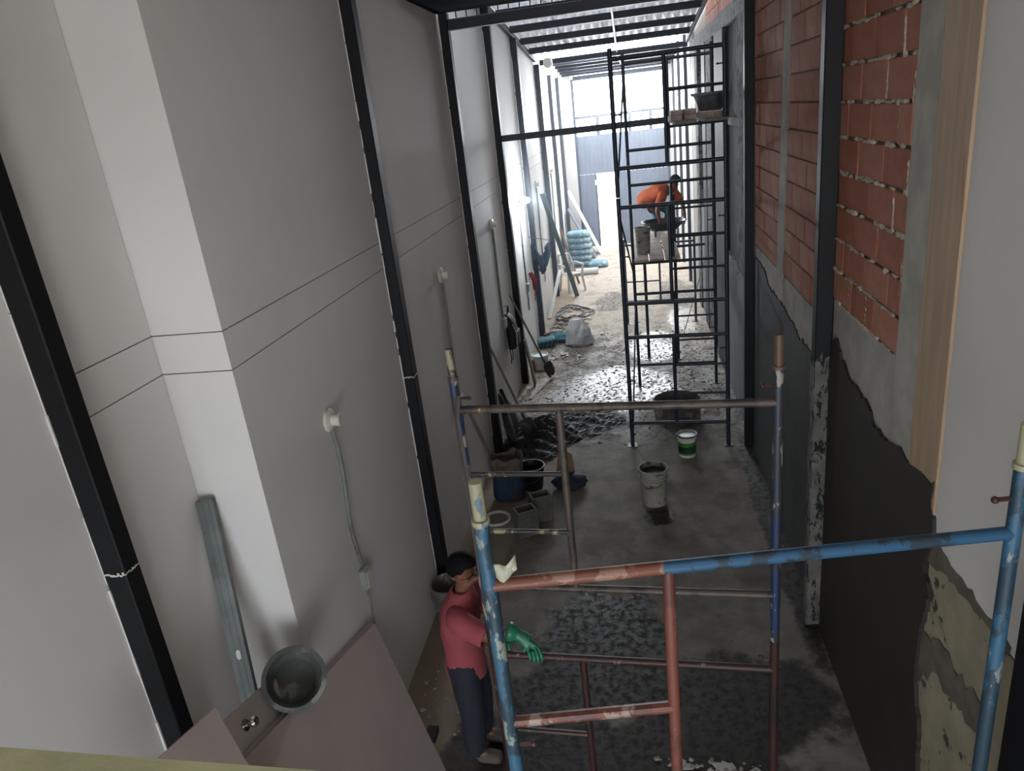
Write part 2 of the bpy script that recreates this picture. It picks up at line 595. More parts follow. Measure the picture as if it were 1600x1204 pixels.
for i in range(len(zc) - 1):
    off = 0.19 if i % 2 else 0.405
    course(3.93, 5.19, zc[i] + 0.010, zc[i + 1] - 0.010, 0.445, off)
    course(5.33, 6.80 + 0.1 * max(0, (4.4 - zc[i]) / 1.7), zc[i] + 0.006, zc[i + 1] - 0.006, 0.335, 0.12 if i % 2 else 0.28)
    course(7.05 + 0.2 * max(0, (4.4 - zc[i]) / 1.7), 8.55, zc[i] + 0.006, zc[i + 1] - 0.006, 0.335, 0.2 if i % 2 else 0.05)
course(5.33, 6.98, 2.57, 2.779, 0.335, 0.2)
course(7.26, 8.5, 2.57, 2.779, 0.335, 0.1)
# squeezed-out mortar along the joints of the near bay
g = G()
rnd = random.Random(4)
for i, z in enumerate(zc[:-1]):
    y = 3.93
    while y < 5.18:
        L = rnd.uniform(0.03, 0.10)
        if rnd.random() < 0.8:
            h = rnd.uniform(0.008, 0.02)
            g.blob((RX - 0.001, y + L / 2, z + rnd.uniform(-0.006, 0.004)), rnd.uniform(0.008, 0.016), L * 0.62, h, 6, 4, 0.25)
        y += L
for y, z in ((4.33, 4.16), (4.12, 3.95), (4.83, 2.9), (4.47, 2.9), (4.12, 3.5), (4.12, 4.35), (3.94, 3.2), (3.94, 3.7), (3.94, 4.1)):
    for q in range(5):
        g.blob((RX - 0.001, y + rnd.uniform(-0.008, 0.008), z - 0.07 + q * 0.035), 0.009, 0.010, 0.024, 6, 4, 0.25)
b_ = build(g, 'mortar_bead', mat('pale_mortar', '#a39a8e', 0.95, 0.2, 20, 0.4), wr)
b_['kind'] = 'stuff'
# thin mortar smears of the second bay
g = G()
for k in range(46):
    y = rnd.uniform(5.4, 8.4)
    z = rnd.choice(zc[:-1]) + rnd.choice((0.06, 0.10, 0.14)) + rnd.uniform(-0.01, 0.01)
    g.blob((RX - 0.0045, y, z), 0.0025, rnd.uniform(0.03, 0.14), 0.004, 6, 4, 0.2)
b_ = build(g, 'mortar_smear', mat('pale_mortar', '#a39a8e', 0.95, 0.2, 20, 0.4), wr)
b_['kind'] = 'stuff'

# fresh dark plaster, ragged upper edge
top = ragged([(5.18, 2.46), (5.07, 2.54), (4.92, 2.44), (4.71, 2.38), (4.43, 2.35), (4.27, 2.34), (4.2, 2.27), (3.95, 2.28), (3.79, 2.34), (3.67, 2.33), (3.46, 2.34), (3.28, 2.37),
              (3.31, 2.28), (3.25, 2.13), (3.33, 1.9), (3.22, 1.79), (3.3, 1.46), (3.3, 1.21), (3.2, 1.0), (3.16, 0.72), (3.12, 0.0)], 0.012, 0.045, 11)
p_ = build(G().prism([(RX - 0.018, a, b) for a, b in top] + [(RX - 0.018, 5.18, 0.0)], (0.036, 0, 0)), 'wet_plaster_coat', WET, wr)
p_['label'] = 'dark wet plaster with a ragged upper edge'
top = ragged([(8.6, 2.42), (7.93, 2.40), (7.62, 2.28), (7.21, 2.28), (6.89, 2.27), (6.59, 2.23), (6.24, 2.19), (5.88, 2.19), (5.33, 2.15)], 0.016, 0.05, 12)
p_ = build(G().prism([(RX - 0.010, a, b) for a, b in top] + [(RX - 0.010, 5.33, 0.0), (RX - 0.010, 8.6, 0.0)], (0.028, 0, 0)), 'wet_plaster_coat', WETG, wr)
p_['label'] = 'damp dark grey plaster of the second bay'
# frame of dark concrete columns with recesses, sill and lintel
build(G().bev(RX - 0.01, RX + 0.12, 9.16, 12.4, 1.88, 1.99, 0.01), 'sill', mat('pale_concrete', '#6c6a6c', 0.9, 0.3, 5, 0.4, speck='#38373a', sp=(0.54, 0.62), sps=6), wr)
build(G().box(RX + 0.0, RX + 0.11, 9.25, 11.25, 0, 1.885), 'plaster_panel', GREYP, wr)
build(G().box(RX + 0.02, RX + 0.11, 12.35, 15.4, 0, 2.15), 'plaster_panel', GREYP, wr)
build(G().bev(RX - 0.01, RX + 0.12, 9.16, 17.0, 5.02, 5.24, 0.01), 'lintel', mat('pale_concrete', '#6c6a6c', 0.9, 0.3, 5, 0.4, speck='#38373a', sp=(0.54, 0.62), sps=6), wr)
build(G().bev(RX - 0.02, RX + 0.12, 9.16, 10.75, 3.78, 3.88, 0.01), 'ledge', mat('pale_concrete', '#6c6a6c', 0.9, 0.3, 5, 0.4, speck='#38373a', sp=(0.54, 0.62), sps=6), wr)
for y0, y1, m in ((9.2, 9.95, CONCD), (12.7, 13.75, CONCD), (15.35, 15.9, CONCD)):
    build(G().bev(RX - 0.01, RX + 0.12, y0, y1, 1.99 if y0 < 12 else 0.0, 5.03, 0.012), 'concrete_column', m, wr)
build(G().box(RX + 0.06, RX + 0.10, 9.95, 11.25, 1.99, 5.03), 'recess_panel', mat('recess_shade_grey', '#2e2d32', 0.85, 0.25, 4), wr)  # darkened colour stands in for the shade of a deeper recess
for y0, y1 in ((11.25, 12.35),):
    build(G().bev(RX - 0.02, RX + 0.12, y0, y1, 0.0, 5.03, 0.012), 'dark_column', mat('tarred_concrete', '#23252b', 0.7, 0.3, 6), wr)
build(G().bev(RX - 0.02, RX + 0.12, 13.8, 14.4, 0.0, 5.03, 0.012), 'dark_column', mat('tarred_concrete', '#23252b', 0.7, 0.3, 6), wr)
for i in range(14):
    z = 2.2 + i * 0.21
    course(14.6, 15.32, z + 0.006, z + 0.204, 0.335, 0.2 if i % 2 else 0.03, RX + 0.09)
for i in range(4):
    z = 5.25 + i * 0.21
    course(9.2, 14.5, z + 0.006, z + 0.204, 0.335, 0.2 if i % 2 else 0.03, RX + 0.09)
build(G().box(RX + 0.0, RX + 0.12, 15.92, 16.9, 0, 5.03), 'wall_panel', mat('beige_render', '#9d978f', 0.8, 0.06), wr)
build(G().box(RX + 0.0, RX + 0.06, 17.0, 23.5, 0, 5.5), 'wall_panel', WHITE, wr)

def column_r(y, w, x0, z1, label, z0=0.0, m=None, crust=False):
    t = thing('steel_column', label, 'column', (RX, y + w / 2, z0))
    build(G().bev(x0, RX + 0.0, y, y + w, z0, z1, 0.006), 'shaft', m or BLACK, t)
    if crust:
        g = G()
        rn = random.Random(9)
        def rag(u0, u1, top_):
            pts, zz = [], 0.03
            while zz < top_:
                pts.append((u0 + rn.uniform(0, 0.006), zz))
                zz += rn.uniform(0.012, 0.04)
            k_ = 0
            while u0 + k_ * 0.012 < u1:
                pts.append((u0 + k_ * 0.012, top_ + rn.uniform(-0.12, 0.06)))
                k_ += 1
            zz = top_
            while zz > 0.03:
                pts.append((u1 - rn.uniform(0, 0.008), zz))
                zz -= rn.uniform(0.012, 0.04)
            return pts
        g.prism([(p, y - 0.004, q) for p, q in rag(x0, RX - 0.002, 2.36)], (0, 0.0045, 0))
        g.prism([(x0 - 0.004, p, q) for p, q in rag(y, y + w, 2.30)], (0.0045, 0, 0))
        cm = NT('dry_cement')
        kk = cm.mix(cm.step(cm.noise(5, 4), 0.35, 0.65), lin('#55534f'), lin('#706d68'))
        kk = cm.mix(cm.step(cm.noise(24, 6, 0.7, cm.co((1, 1, 0.35))), 0.53, 0.57), kk, lin('#121214'))
        cm.col(kk)
        cm.rough(0.9)
        cm.bump(cm.noise(60, 3), 0.4, 0.004)
        c = build(g, 'cement_crust', cm.m, t)
        c['label'] = 'grey cement splashed on the lower half'
    return t
column_r(5.20, 0.11, 1.225, 5.34, 'black steel column between the two brick bays on the right, cement splashed below', crust=True)
column_r(8.62, 0.10, 1.235, 5.34, 'black steel column at the far end of the brick wall, right side')
column_r(8.86, 0.22, 1.30, 5.34, 'grey cement smeared steel column behind the far brick bay', m=mat('smeared_steel', '#4b4a4d', 0.8, 0.4, 9, 0.3, speck='#17181c', sp=(0.5, 0.56), sps=7))
column_r(2.14, 0.17, 1.25, 2.62, 'black steel stub column at the right edge behind the blue scaffold leg')
column_r(17.9, 0.12, 1.27, 5.5, 'steel column on the far right wall nearest the corrugated roof end', m=STEELB)
column_r(20.2, 0.12, 1.27, 5.5, 'middle one of the three steel columns on the far right wall', m=STEELB)
column_r(22.6, 0.12, 1.27, 5.5, 'steel column on the far right wall closest to the gate', m=STEELB)

# ------------------------------------------------------------------ ceiling slab of the near half, back wall with window, upper floor
SLAB = mat('slab_underside', '#b5b2ae', 0.8, 0.1, 3)
struct(build(G().box(-2.44, RX + 0.02, -3.0, 8.0, 5.345, 5.6), 'ceiling', SLAB))
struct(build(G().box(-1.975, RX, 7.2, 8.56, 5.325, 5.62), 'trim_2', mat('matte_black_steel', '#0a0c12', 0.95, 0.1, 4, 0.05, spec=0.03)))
g = G()
g.box(-2.44, RX, -3.1, -2.9, 3.0, 4.0)
g.box(-2.44, RX, -3.1, -2.9, 5.2, 5.345)
g.box(-2.44, -0.75, -3.1, -2.9, 4.0, 5.2)
g.box(1.2, RX, -3.1, -2.9, 4.0, 5.2)
struct(build(g, 'wall_back', WHITE))
struct(build(G().box(-2.36, RX, -2.9, 0.2, 2.7, 2.85), 'floor_upper', CONC))
# parapet under the lookout and its yellow-green ledge
struct(build(G().box(-2.36, RX, 0.12, 0.30, 2.85, 3.74), 'wall_parapet', WHITE))
struct(build(G().prism([(-2.36, 0.05, 3.741), (RX, 0.05, 3.741), (RX, 0.293, 3.741), (-2.36, 0.417, 3.741)], (0, 0, 0.059)), 'trim_1', mat('ledge_paint', '#77765a', 0.8, 0.15, 9, 0.3)))

# ------------------------------------------------------------------ rod-filled beam, tie beam, roofs
t = thing('rod_beam', 'dark steel beam with a row of thin upright rods, high above the hall', 'beam', (-0.3, 8.65, 5.16))
build(G().bev(-1.875, RX, 8.62, 8.72, 5.16, 5.27, 0.006), 'chord', STEELB, t)
x = -1.78
while x < 1.3:
    build(G().tube((x, 8.67, 5.27), (x, 8.67, 5.62), 0.007, 6), 'rod', STEELB, t)
    x += 0.117
build(G().bev(-1.87, RX, 8.63, 8.71, 5.62, 5.72, 0.006), 'upper_chord', STEELB, t)
build(G().bev(-0.30, -0.25, 8.63, 8.71, 5.27, 5.62, 0.004), 'strut', mat('galvanised', '#8f9498', 0.4, 0.15, 8, 0.1, 0.6), t)

t = thing('tie_beam', 'dark square steel tie beam spanning the hall at mid height', 'beam', (-0.3, 11.4, 3.87))
build(G().bev(-1.868, RX - 0.03, 11.36, 11.46, 3.87, 3.96, 0.006), 'tube', STEELB, t)

def corrugated(name, y0, z0, y1, z1, x0, x1, m, parent, pitch=0.16, amp=0.02):
    g = G()
    n = int((x1 - x0) / (pitch / 10))
    vs, fs = [], []
    for i in range(n + 1):
        x = x0 + (x1 - x0) * i / n
        d = amp * math.cos(2 * math.pi * (x - x0) / pitch)
        for (y, z) in ((y0, z0), (y1, z1)):
            vs.append((x, y, z + d))
    for i in range(n):
        fs.append((2 * i, 2 * i + 1, 2 * i + 3, 2 * i + 2))
    m2 = len(vs)
    vs += [(a, b, c + 0.0015) for a, b, c in vs]
    fs += [tuple(q + m2 for q in reversed(f)) for f in fs]
    g.add(vs, fs)
    return build(g, name, m, parent, smooth=True)

ZN = NT('zinc_sheet')
ZN.col(ZN.mix(ZN.step(ZN.noise(4, 4), 0.3, 0.7), lin('#bcbbbd'), lin('#d2d1d4')))
ZN.metal(0.0)
ZN.rough(0.5)
# translucency added to the zinc sheets to brighten their underside
tl = ZN.n('ShaderNodeBsdfTranslucent')
tl.inputs[0].default_value = (0.8, 0.8, 0.82, 1)
ms = ZN.n('ShaderNodeMixShader')
ms.inputs[0].default_value = 0.2
ZN.t.links.new(ZN.b.outputs[0], ms.inputs[1])
ZN.t.links.new(tl.outputs[0], ms.inputs[2])
ZN.t.links.new(ms.outputs[0], ZN.t.nodes['Material Output'].inputs['Surface'])
ZINC = ZN.m
roof = thing('corrugated_roof', 'zinc corrugated roof on dark purlins above the middle of the hall', 'roof', (-0.3, 13, 5.3))
xs = [-2.02, -1.2, -0.4, 0.4, 1.33]
for i in range(4):
    for (ya, yb) in ((8.75, 13.2), (13.0, 17.45)):
        dz = 0.075 + (0.006 if ya < 9 else 0.0) + 0.004 * (i % 2)
        corrugated('roof_sheet', ya, roof_z(ya) + dz, yb, roof_z(yb) + dz, xs[i], xs[i + 1] + 0.05 * (i < 3), ZINC, roof)
for y in (9.6, 11.1, 12.5, 13.9, 15.2, 16.45):
    build(G().bev(-1.94, RX, y, y + 0.07, roof_z(y) - 0.06, roof_z(y) + 0.055, 0.004), 'purlin', STEELB, roof)
for x in (-1.965, RX - 0.045):
    g = G()
    g.prism([(x, 8.75, roof_z(8.75) - 0.10), (x, 17.4, roof_z(17.4) - 0.10), (x, 17.4, roof_z(17.4) + 0.0), (x, 8.75, roof_z(8.75) + 0.0)], (0.045, 0, 0))
    build(g, 'rafter', STEELB, roof)

t = thing('eaves_beam', 'dark steel beam below the far edge of the corrugated roof', 'beam', (-0.3, 17.6, 5.05))
build(G().bev(-1.86, RX, 17.55, 17.65, 5.20, 5.31, 0.006), 'tube', STEELB, t)

t = thing('round_lamp', 'white round ceiling lamp hanging at the left end of the eaves beam', 'lamp', (-1.72, 17.45, 5.05))
LAMPW = mat('lamp_plastic', '#d8d6d0', 0.4, 0.03)
build(G().lathe([(0.03, 0.21), (0.08, 0.2), (0.105, 0.13), (0.10, 0.06), (0.06, 0.01), (0.02, 0.0)], Matrix.Translation((-1.66, 17.42, 5.12)), 18), 'shade', LAMPW, t, smooth=True)
build(G().bev(-1.69, -1.63, 17.39, 17.56, 5.24, 5.31, 0.004), 'bracket', LAMPW, t)

t = thing('canopy_roof', 'low dark slatted canopy roof between corrugated roof and gate', 'roof', (-0.2, 21.8, 5.0))
for i in range(3):
    corrugated('roof_sheet', 20.6, 5.42, 23.4, 5.24, -1.85 + i, -0.82 + i + (0.15 if i == 2 else 0), ZINC, t)
for y in (20.6, 21.3, 22.0, 22.7, 23.3):
    zz = 5.42 - (y - 20.6) * 0.064
    build(G().bev(-1.86, 1.34, y, y + 0.08, zz - 0.11, zz - 0.015, 0.004), 'purlin', STEELB, t)

t = thing('conduit_pipe', 'white plastic conduit running lengthwise under the corrugated roof', 'pipe', (-0.16, 12, 5.5))
build(G().path([(-0.16, y, roof_z(y) - 0.085) for y in (9.8, 12, 14, 16, 17.4)] + [(-0.15, 18.6, 5.24), (-0.1, 20.6, 5.18)], 0.018, 8), 'tube', mat('white_plastic', '#c9c9c6', 0.5, 0.04), t)

# ------------------------------------------------------------------ gate to the street
GATE = mat('gate_steel', '#6d7484', 0.5, 0.08, 3, 0.1)
gt = thing('metal_gate', 'grey blue sheet steel street gate with an open doorway and rails on top', 'gate', (-0.2, 23.5, 0))
def gp(x0, x1, z0, z1, name='gate_panel', d=0.03, y=23.5, m=GATE):
    return build(G().bev(x0, x1, y, y + d, z0, z1, 0.004), name, m, gt)
for x0, x1 in ((-1.55, -1.06), (-0.42, 0.082), (0.082, 0.582), (0.582, 1.13)):
    gp(x0, x1, 0.05, 2.28)
for x0, x1 in ((-1.55, -0.856), (-0.856, -0.178), (-0.178, 0.482), (0.482, 1.13)):
    gp(x0, x1, 2.284, 3.42)
n = 0
for x in [-1.5 + 0.13 * k for k in range(21)]:
    if -1.1 < x < -0.4:
        build(G().bev(x, x + 0.04, 23.482, 23.499, 2.3, 3.4, 0.004), 'rib', GATE, gt)
    else:
        build(G().bev(x, x + 0.04, 23.482, 23.499, 0.06, 3.4, 0.004), 'rib', GATE, gt)
gp(-1.62, -1.55, 0.0, 5.05, 'gate_post', 0.07, 23.46, STEELB)
gp(1.13, 1.20, 0.0, 5.05, 'gate_post', 0.07, 23.46, STEELB)
gp(-1.08, -1.04, 0.05, 2.28, 'door_jamb', 0.05, 23.47, STEELB)
gp(-0.46, -0.42, 0.05, 2.28, 'door_jamb', 0.05, 23.47, STEELB)
gp(-1.55, 1.13, 3.58, 3.70, 'rail', 0.06, 23.47, STEELB)
gp(-1.55, 1.13, 3.92, 3.99, 'rail', 0.05, 23.47, STEELB)
for x in (-0.95, 0.0, 0.62):
    gp(x, x + 0.10, 3.42, 3.95, 'rail_post', 0.06, 23.46, STEELB)
gp(-1.55, 1.13, 5.0, 5.12, 'top_beam', 0.08, 23.46, STEELB)
build(G().bev(-1.1, -0.95, 23.40, 23.47, 1.95, 2.1, 0.006), 'lock_box', mat('pale_steel', '#d5d5d5', 0.4), gt)
struct(build(G().box(-2.4, -1.62, 23.45, 23.6, 0, 5.3), 'wall_gate_left', WHITE))
struct(build(G().box(1.20, 1.6, 23.45, 23.6, 0, 5.3), 'wall_gate_right', WHITE))

# ------------------------------------------------------------------ scaffolding
P_BLUE = pole_paint('blue_chipped_paint', '#2f566f', '#223845', '#7d857e', 6, (0.47, 0.50), (0.59, 0.61))
P_NAVY = pole_paint('navy_chipped_paint', '#1d2f52', '#2f3038', '#8f8a7c', 7, (0.48, 0.51), (0.57, 0.59))
P_RED = pole_paint('red_oxide_paint', '#6b3b2f', '#572f27', '#8f7a6c', 5, (0.50, 0.53), (0.57, 0.62))
P_BLUERED = None
def two_tone():
    t = NT('half_red_half_blue_paint')
    X, Y, Z = t.xyz()
    v = t.co()
    red = t.mix(t.step(t.noise(6, 6, 0.65), 0.50, 0.54), lin('#70402f'), lin('#8c6b5a'))
    blu = t.mix(t.step(t.noise(7, 6, 0.65), 0.48, 0.52), lin('#285272'), lin('#243440'))
    f = t.step(t.math('ADD', X, t.math('MULTIPLY', t.noise(12, 3), 0.06)), -0.25, -0.235)
    t.col(t.mix(f, red, blu))
    t.rough(0.5)
    t.bump(t.noise(40, 3), 0.2, 0.002)
    return t.m
P_TWO = two_tone()
P_RUST = pole_paint('dark_rust_paint', '#3d2220', '#2c2524', '#6f5b50', 8, (0.52, 0.56), (0.64, 0.67))
P_CREAM = pole_paint('cream_chipped_paint', '#9b9678', '#5f7380', '#3c4a52', 10, (0.54, 0.58), (0.63, 0.66))
P_BROWN = pole_paint('brown_chipped_paint', '#4b4038', '#332b28', '#b08a3c', 8, (0.5, 0.54), (0.66, 0.69))
P_BLACKY = pole_paint('black_yellow_chipped_paint', '#2d2926', '#8d8468', '#a9822e', 9, (0.56, 0.60), (0.66, 0.69))
P_DIRTY = pole_paint('cream_rust_paint', '#8d836c', '#5a4638', '#3c302a', 9, (0.46, 0.52), (0.58, 0.62))
P_DARK = pole_paint('dark_navy_tube', '#172230', '#222b36', '#3b4650', 6, (0.55, 0.6), (0.7, 0.74))

def frame(label, L, R, z0, z1, rails=(), iv=None, rungs=(), r=0.024, mleg=P_DARK, mrail=P_DARK, miv=None, pins=(), group=None, name='scaffold', mlegR=None, pinh=0.0, thin=0.016, feet=False, mrung=None, msp=None):
    t = thing(name, label, 'scaffold', (0.5 * (L[0] + R[0]), 0.5 * (L[1] + R[1]), z0), group)
    A, B = Vector((L[0], L[1], 0)), Vector((R[0], R[1], 0))
    def at(f, z):
        p = A.lerp(B, f)
        return Vector((p.x, p.y, z))
    for f, m in ((0, mleg), (1, mlegR or mleg)):
        lg = build(G().tube(at(f, z0 + 0.001), at(f, z1), r, 12), 'leg', m, t, smooth=True)
        if pinh:
            build(G().tube(at(f, z1), at(f, z1 + pinh), r * 0.88, 12), 'spigot', msp or P_CREAM, lg, smooth=True)
            build(G().tube(at(f, z1 - 0.004), at(f, z1 + 0.014), r * 1.22, 12), 'collar', msp or P_CREAM, lg, smooth=True)
        if feet:
            build(G().box(at(f, 0).x - 0.06, at(f, 0).x + 0.06, at(f, 0).y - 0.06, at(f, 0).y + 0.06, z0, z0 + 0.008), 'base_plate', mleg, lg)
    for z, f0, f1 in rails:
        build(G().tube(at(f0, z), at(f1, z), r * 0.92, 10), 'rail', mrail, t, smooth=True)
    if iv:
        build(G().tube(at(iv[0], iv[1]), at(iv[0], iv[2]), r * 0.85, 10), 'upright', miv or mrail, t, smooth=True)
    for z, f0, f1 in rungs:
        build(G().tube(at(f0, z), at(f1, z), thin, 8), 'rung', mrung or mrail, t, smooth=True)
    d = (B - A).normalized()
    for f, z in pins:
        p = at(f, z)
        s = 1 if f < 0.5 else -1
        g = G().tube(p, p + d * s * 0.075, 0.008, 6)
        g.blob(p + d * s * 0.075, 0.013, 0.013, 0.013, 8, 5)
        build(g, 'brace_pin', P_RUST, t, smooth=True)
    return t

# front tower, frame nearest to the camera (rotated a little)
FL, FR = (-0.535, 2.0), (1.17, 2.27)
frame('blue legged scaffold frame nearest the camera, red and blue top tube', FL, FR, 1.32, 2.99, rails=[(2.75, 0, 1)], iv=(0.345, 1.45, 2.75), rungs=[(2.16, 0, 0.345)],
      r=0.025, mleg=P_BLUE, mrail=P_TWO, miv=P_RED, mrung=P_RED, thin=0.021, pins=[(1, 2.88), (0, 2.05)], pinh=0.15)
frame('lower scaffold frame carrying the nearest blue legged frame', FL, FR, 0.0, 1.32, rails=[(1.12, 0, 1)], iv=(0.345, 0.15, 1.12), rungs=[(0.5, 0, 0.345)], r=0.025, mleg=P_RED, mrail=P_RED, feet=True)
# second frame of the front tower
BL, BRr = (-0.992, 3.56), (0.652, 3.46)
frame('worn navy scaffold frame with brown top tube, behind the nearest one', BL, BRr, 1.32, 2.93, rails=[(2.752, 0, 1), (1.62, 0, 1)], iv=(0.338, 1.62, 2.752),
      rungs=[(2.36, 0, 0.338), (1.995, 0, 0.338)], r=0.025, mleg=P_NAVY, mrail=P_BROWN, miv=P_BROWN, mrung=P_BLACKY, thin=0.015,
      pins=[(0, 2.82), (1, 2.84)], pinh=0.17, msp=P_DIRTY)
frame('rust red lower scaffold frame the gloved worker is holding', BL, BRr, 0.0, 1.32, rails=[(1.115, 0, 1)], iv=(0.338, 0.12, 1.115), rungs=[(0.52, 0, 0.338)],
      r=0.025, mleg=P_RUST, mrail=P_RUST, pins=[(1, 1.2)], feet=True, thin=0.017)
b = build(G().path([(-0.975, 3.545, 2.83), (-0.93, 3.3, 2.80), (-0.56, 2.03, 2.64)], 0.014, 8), 'scaffold_brace', mat('grey_tube', '#6d6a66', 0.5, 0.15), smooth=True)
tag(b, 'thin grey brace tube from the navy frame to the nearest blue leg', 'pole')

# tall dark tower in the middle of the hall
T1L, T1R = (-0.16, 8.80), (1.045, 8.72)
T2L, T2R = (-0.03, 11.0), (1.14, 10.95)
nm = ['bottom', 'middle', 'top']
zb = [0.0, 1.59, 3.19]
for k in range(3):
    z = zb[k]
    frame('%s frame of the tall dark scaffold tower, camera side' % nm[k], T1L, T1R, z, min(z + 1.59, 4.78) if k < 2 else 4.78,
          rails=[(z + 1.48, 0, 1), (z + 0.32, 0, 1)], iv=(0.475, z + 0.32, z + 1.48), rungs=[(z + 0.72, 0.475, 1), (z + 1.10, 0.475, 1)],
          r=0.026, thin=0.016, pins=[(0, z + 0.9), (1, z + 1.3)], feet=(k == 0))
zb2 = [0.0, 1.61, 3.23]
for k in range(3):
    z = zb2[k]
    frame('%s frame of the tall dark scaffold tower, gate side' % nm[k], T2L, T2R, z, z + 1.62 if k < 2 else 4.85,
          rails=[(z + 1.48, 0, 1), (z + 0.34, 0, 1)], iv=(0.50, z + 0.34, z + 1.48), rungs=[(z + 0.72, 0.50, 1), (z + 1.10, 0.50, 1)],
          r=0.024, thin=0.015, pins=[(1, z + 0.9)], feet=(k == 0))
for (p, q, lab) in (((-0.155, 8.86, 0.06), (-0.035, 10.96, 1.30), 'thin diagonal brace low on the left of the tall scaffold tower'),
                    ((-0.155, 8.86, 2.95), (-0.035, 10.96, 1.80), 'thin diagonal brace in the middle left of the tall scaffold tower'),
                    ((-0.155, 8.86, 3.3), (-0.035, 10.96, 4.5), 'thin diagonal brace high on the left of the tall scaffold tower')):
    tag(build(G().tube(p, q, 0.012, 8), 'scaffold_brace', P_DARK, smooth=True), lab, 'pole')
# single frame farther back
frame('low dark scaffold frame standing farthest back, beyond the tall tower', (-0.21, 14.55), (1.13, 14.45), 0.0, 1.72, rails=[(1.6, 0, 1), (0.46, 0, 1)], iv=(0.50, 0.46, 1.6),
      rungs=[(0.86, 0, 0.5)], r=0.024, thin=0.015, feet=True)
# trestle posts that carry the work platform
for (x, y, zt, lab) in ((0.15, 12.35, 1.93, 'short steel prop under the left edge of the work platform'), (0.645, 12.2, 2.78, 'long steel prop rising beside the bending worker')):
    t = thing('scaffold_prop', lab, 'pole', (x, y, 0))
    build(G().tube((x, y, 0), (x, y, zt), 0.026, 10), 'tube', P_DARK, t, smooth=True)
    build(G().box(x - 0.06, x + 0.06, y - 0.06, y + 0.06, 0, 0.008), 'base_plate', P_DARK, t)
t = thing('scaffold_ledger', 'horizontal tube under the work platform of the bending worker', 'pole', (0.4, 12.35, 1.9))
build(G().tube((-0.05, 12.38, 1.90), (1.14, 12.38, 1.90), 0.022, 10), 'tube', P_DARK, t, smooth=True)

PLANK = mat('dusty_plank', '#a0948a', 0.85, 0.18, 4, 0.3)
PLANKD = mat('dark_plank', '#6b645c', 0.85, 0.2, 4, 0.3)
for i, x in enumerate((-0.02, 0.21, 0.44)):
    o = build(G().bev(x, x + 0.215, 10.86 + 0.03 * i, 13.85, 1.985, 2.02, 0.004), 'scaffold_plank', PLANK)
    tag(o, ['left', 'middle', 'right'][i] + ' of the three dusty planks under the bending worker', 'plank', 'planks of the work platform')
for i, x in enumerate((0.50, 0.83)):
    o = build(G().bev(x, x + 0.24, 8.62, 11.2, 3.985 - 0.066, 4.015 - 0.066, 0.004), 'scaffold_plank', PLANKD)
    tag(o, ['plank under the small brick pile high on the tower', 'plank under the rubber tub high on the tower'][i], 'plank', 'planks high on the tower')
# loose bricks on the planks
LB = mat('dusty_brick', '#b3a49c', 0.9, 0.15, 8, 0.3)
def loose(x, y, z, sx, sy, sz, rz, label, grp):
    M = Matrix.Translation((x, y, z)) @ Rxyz(0, 0, rz)
    g = G().bev(-sx / 2, sx / 2, -sy / 2, sy / 2, 0.0, sz, 0.004, M)
    o = build(g, 'clay_brick', LB, loc=(x, y, z))
    return tag(o, label, 'brick', grp)
zp = 3.9495
k = 0
for lay in range(2):
    for (dx, dy) in ((0.0, 0.0), (0.15, 0.02), (0.0, 0.28), (0.15, 0.30)):
        loose(0.555 + dx, 9.25 + dy, zp + 0.058 * lay, 0.135, 0.26, 0.055, random.uniform(-5, 5),
              '%s dusty brick of the %s layer in the pile left of the rubber tub' % (['front left', 'front right', 'rear left', 'rear right'][k % 4], ['lower', 'upper'][lay]), 'bricks on the high planks')
        k += 1
loose(0.88, 9.1, zp, 0.15, 0.33, 0.07, 4, 'big dusty brick in front of the rubber tub, its left one', 'bricks on the high planks')
loose(1.02, 9.1, zp, 0.12, 0.33, 0.066, -3, 'big dusty brick in front of the rubber tub, its right one', 'bricks on the high planks')

def tub(name, label, M, r0, r1, h, m, handles=True, wall=0.012, n=28, rim=0.012, inner=None):
    t = thing(name, label, 'tub' if 'tub' in name else 'bucket', M.translation)
    prof = [(r0 * 0.3, 0), (r0, 0.0), (r0 + (r1 - r0) * 0.5, h * 0.5), (r1, h), (r1 + rim, h), (r1 + rim, h - 0.018), (r1 + rim, h + 0.006), (r1 - wall, h + 0.006), (r0 + (r1 - r0) * 0.5 - wall, h * 0.5), (r0 - wall, wall), (0.002, wall)]
    prof = [(r0 * 0.3, 0), (r0, 0.0), (r0 + (r1 - r0) * 0.33, h * 0.33), (r0 + (r1 - r0) * 0.33 + 0.003, h * 0.35), (r0 + (r1 - r0) * 0.66, h * 0.66), (r1, h - 0.03), (r1 + rim, h - 0.03), (r1 + rim, h), (r1 - wall, h),
            (r0 + (r1 - r0) * 0.66 - wall, h * 0.66), (r0 + (r1 - r0) * 0.33 - wall + 0.003, h * 0.35), (r0 + (r1 - r0) * 0.33 - wall, h * 0.33), (r0 - wall, wall), (0.003, wall)]
    build(G().lathe(prof, M, n), 'body', m, t, smooth=True)
    return t
RUB = mat('black_rubber', '#55555a', 0.75, 0.3, 9, 0.2, speck='#7f7d7a', sp=(0.6, 0.68), sps=7)
tb = tub('mortar_tub', 'flared black rubber mortar tub standing high on the tower planks', Matrix.Translation((0.985, 9.62, zp + 0.001)), 0.11, 0.20, 0.27, RUB, n=20)
for s in (-1, 1):
    build(G().path([(0.985 + s * 0.205, 9.62 - 0.05, zp + 0.25), (0.985 + s * 0.225, 9.62, zp + 0.262), (0.985 + s * 0.205, 9.62 + 0.05, zp + 0.25)], 0.010, 6), 'handle', RUB, tb, smooth=True)

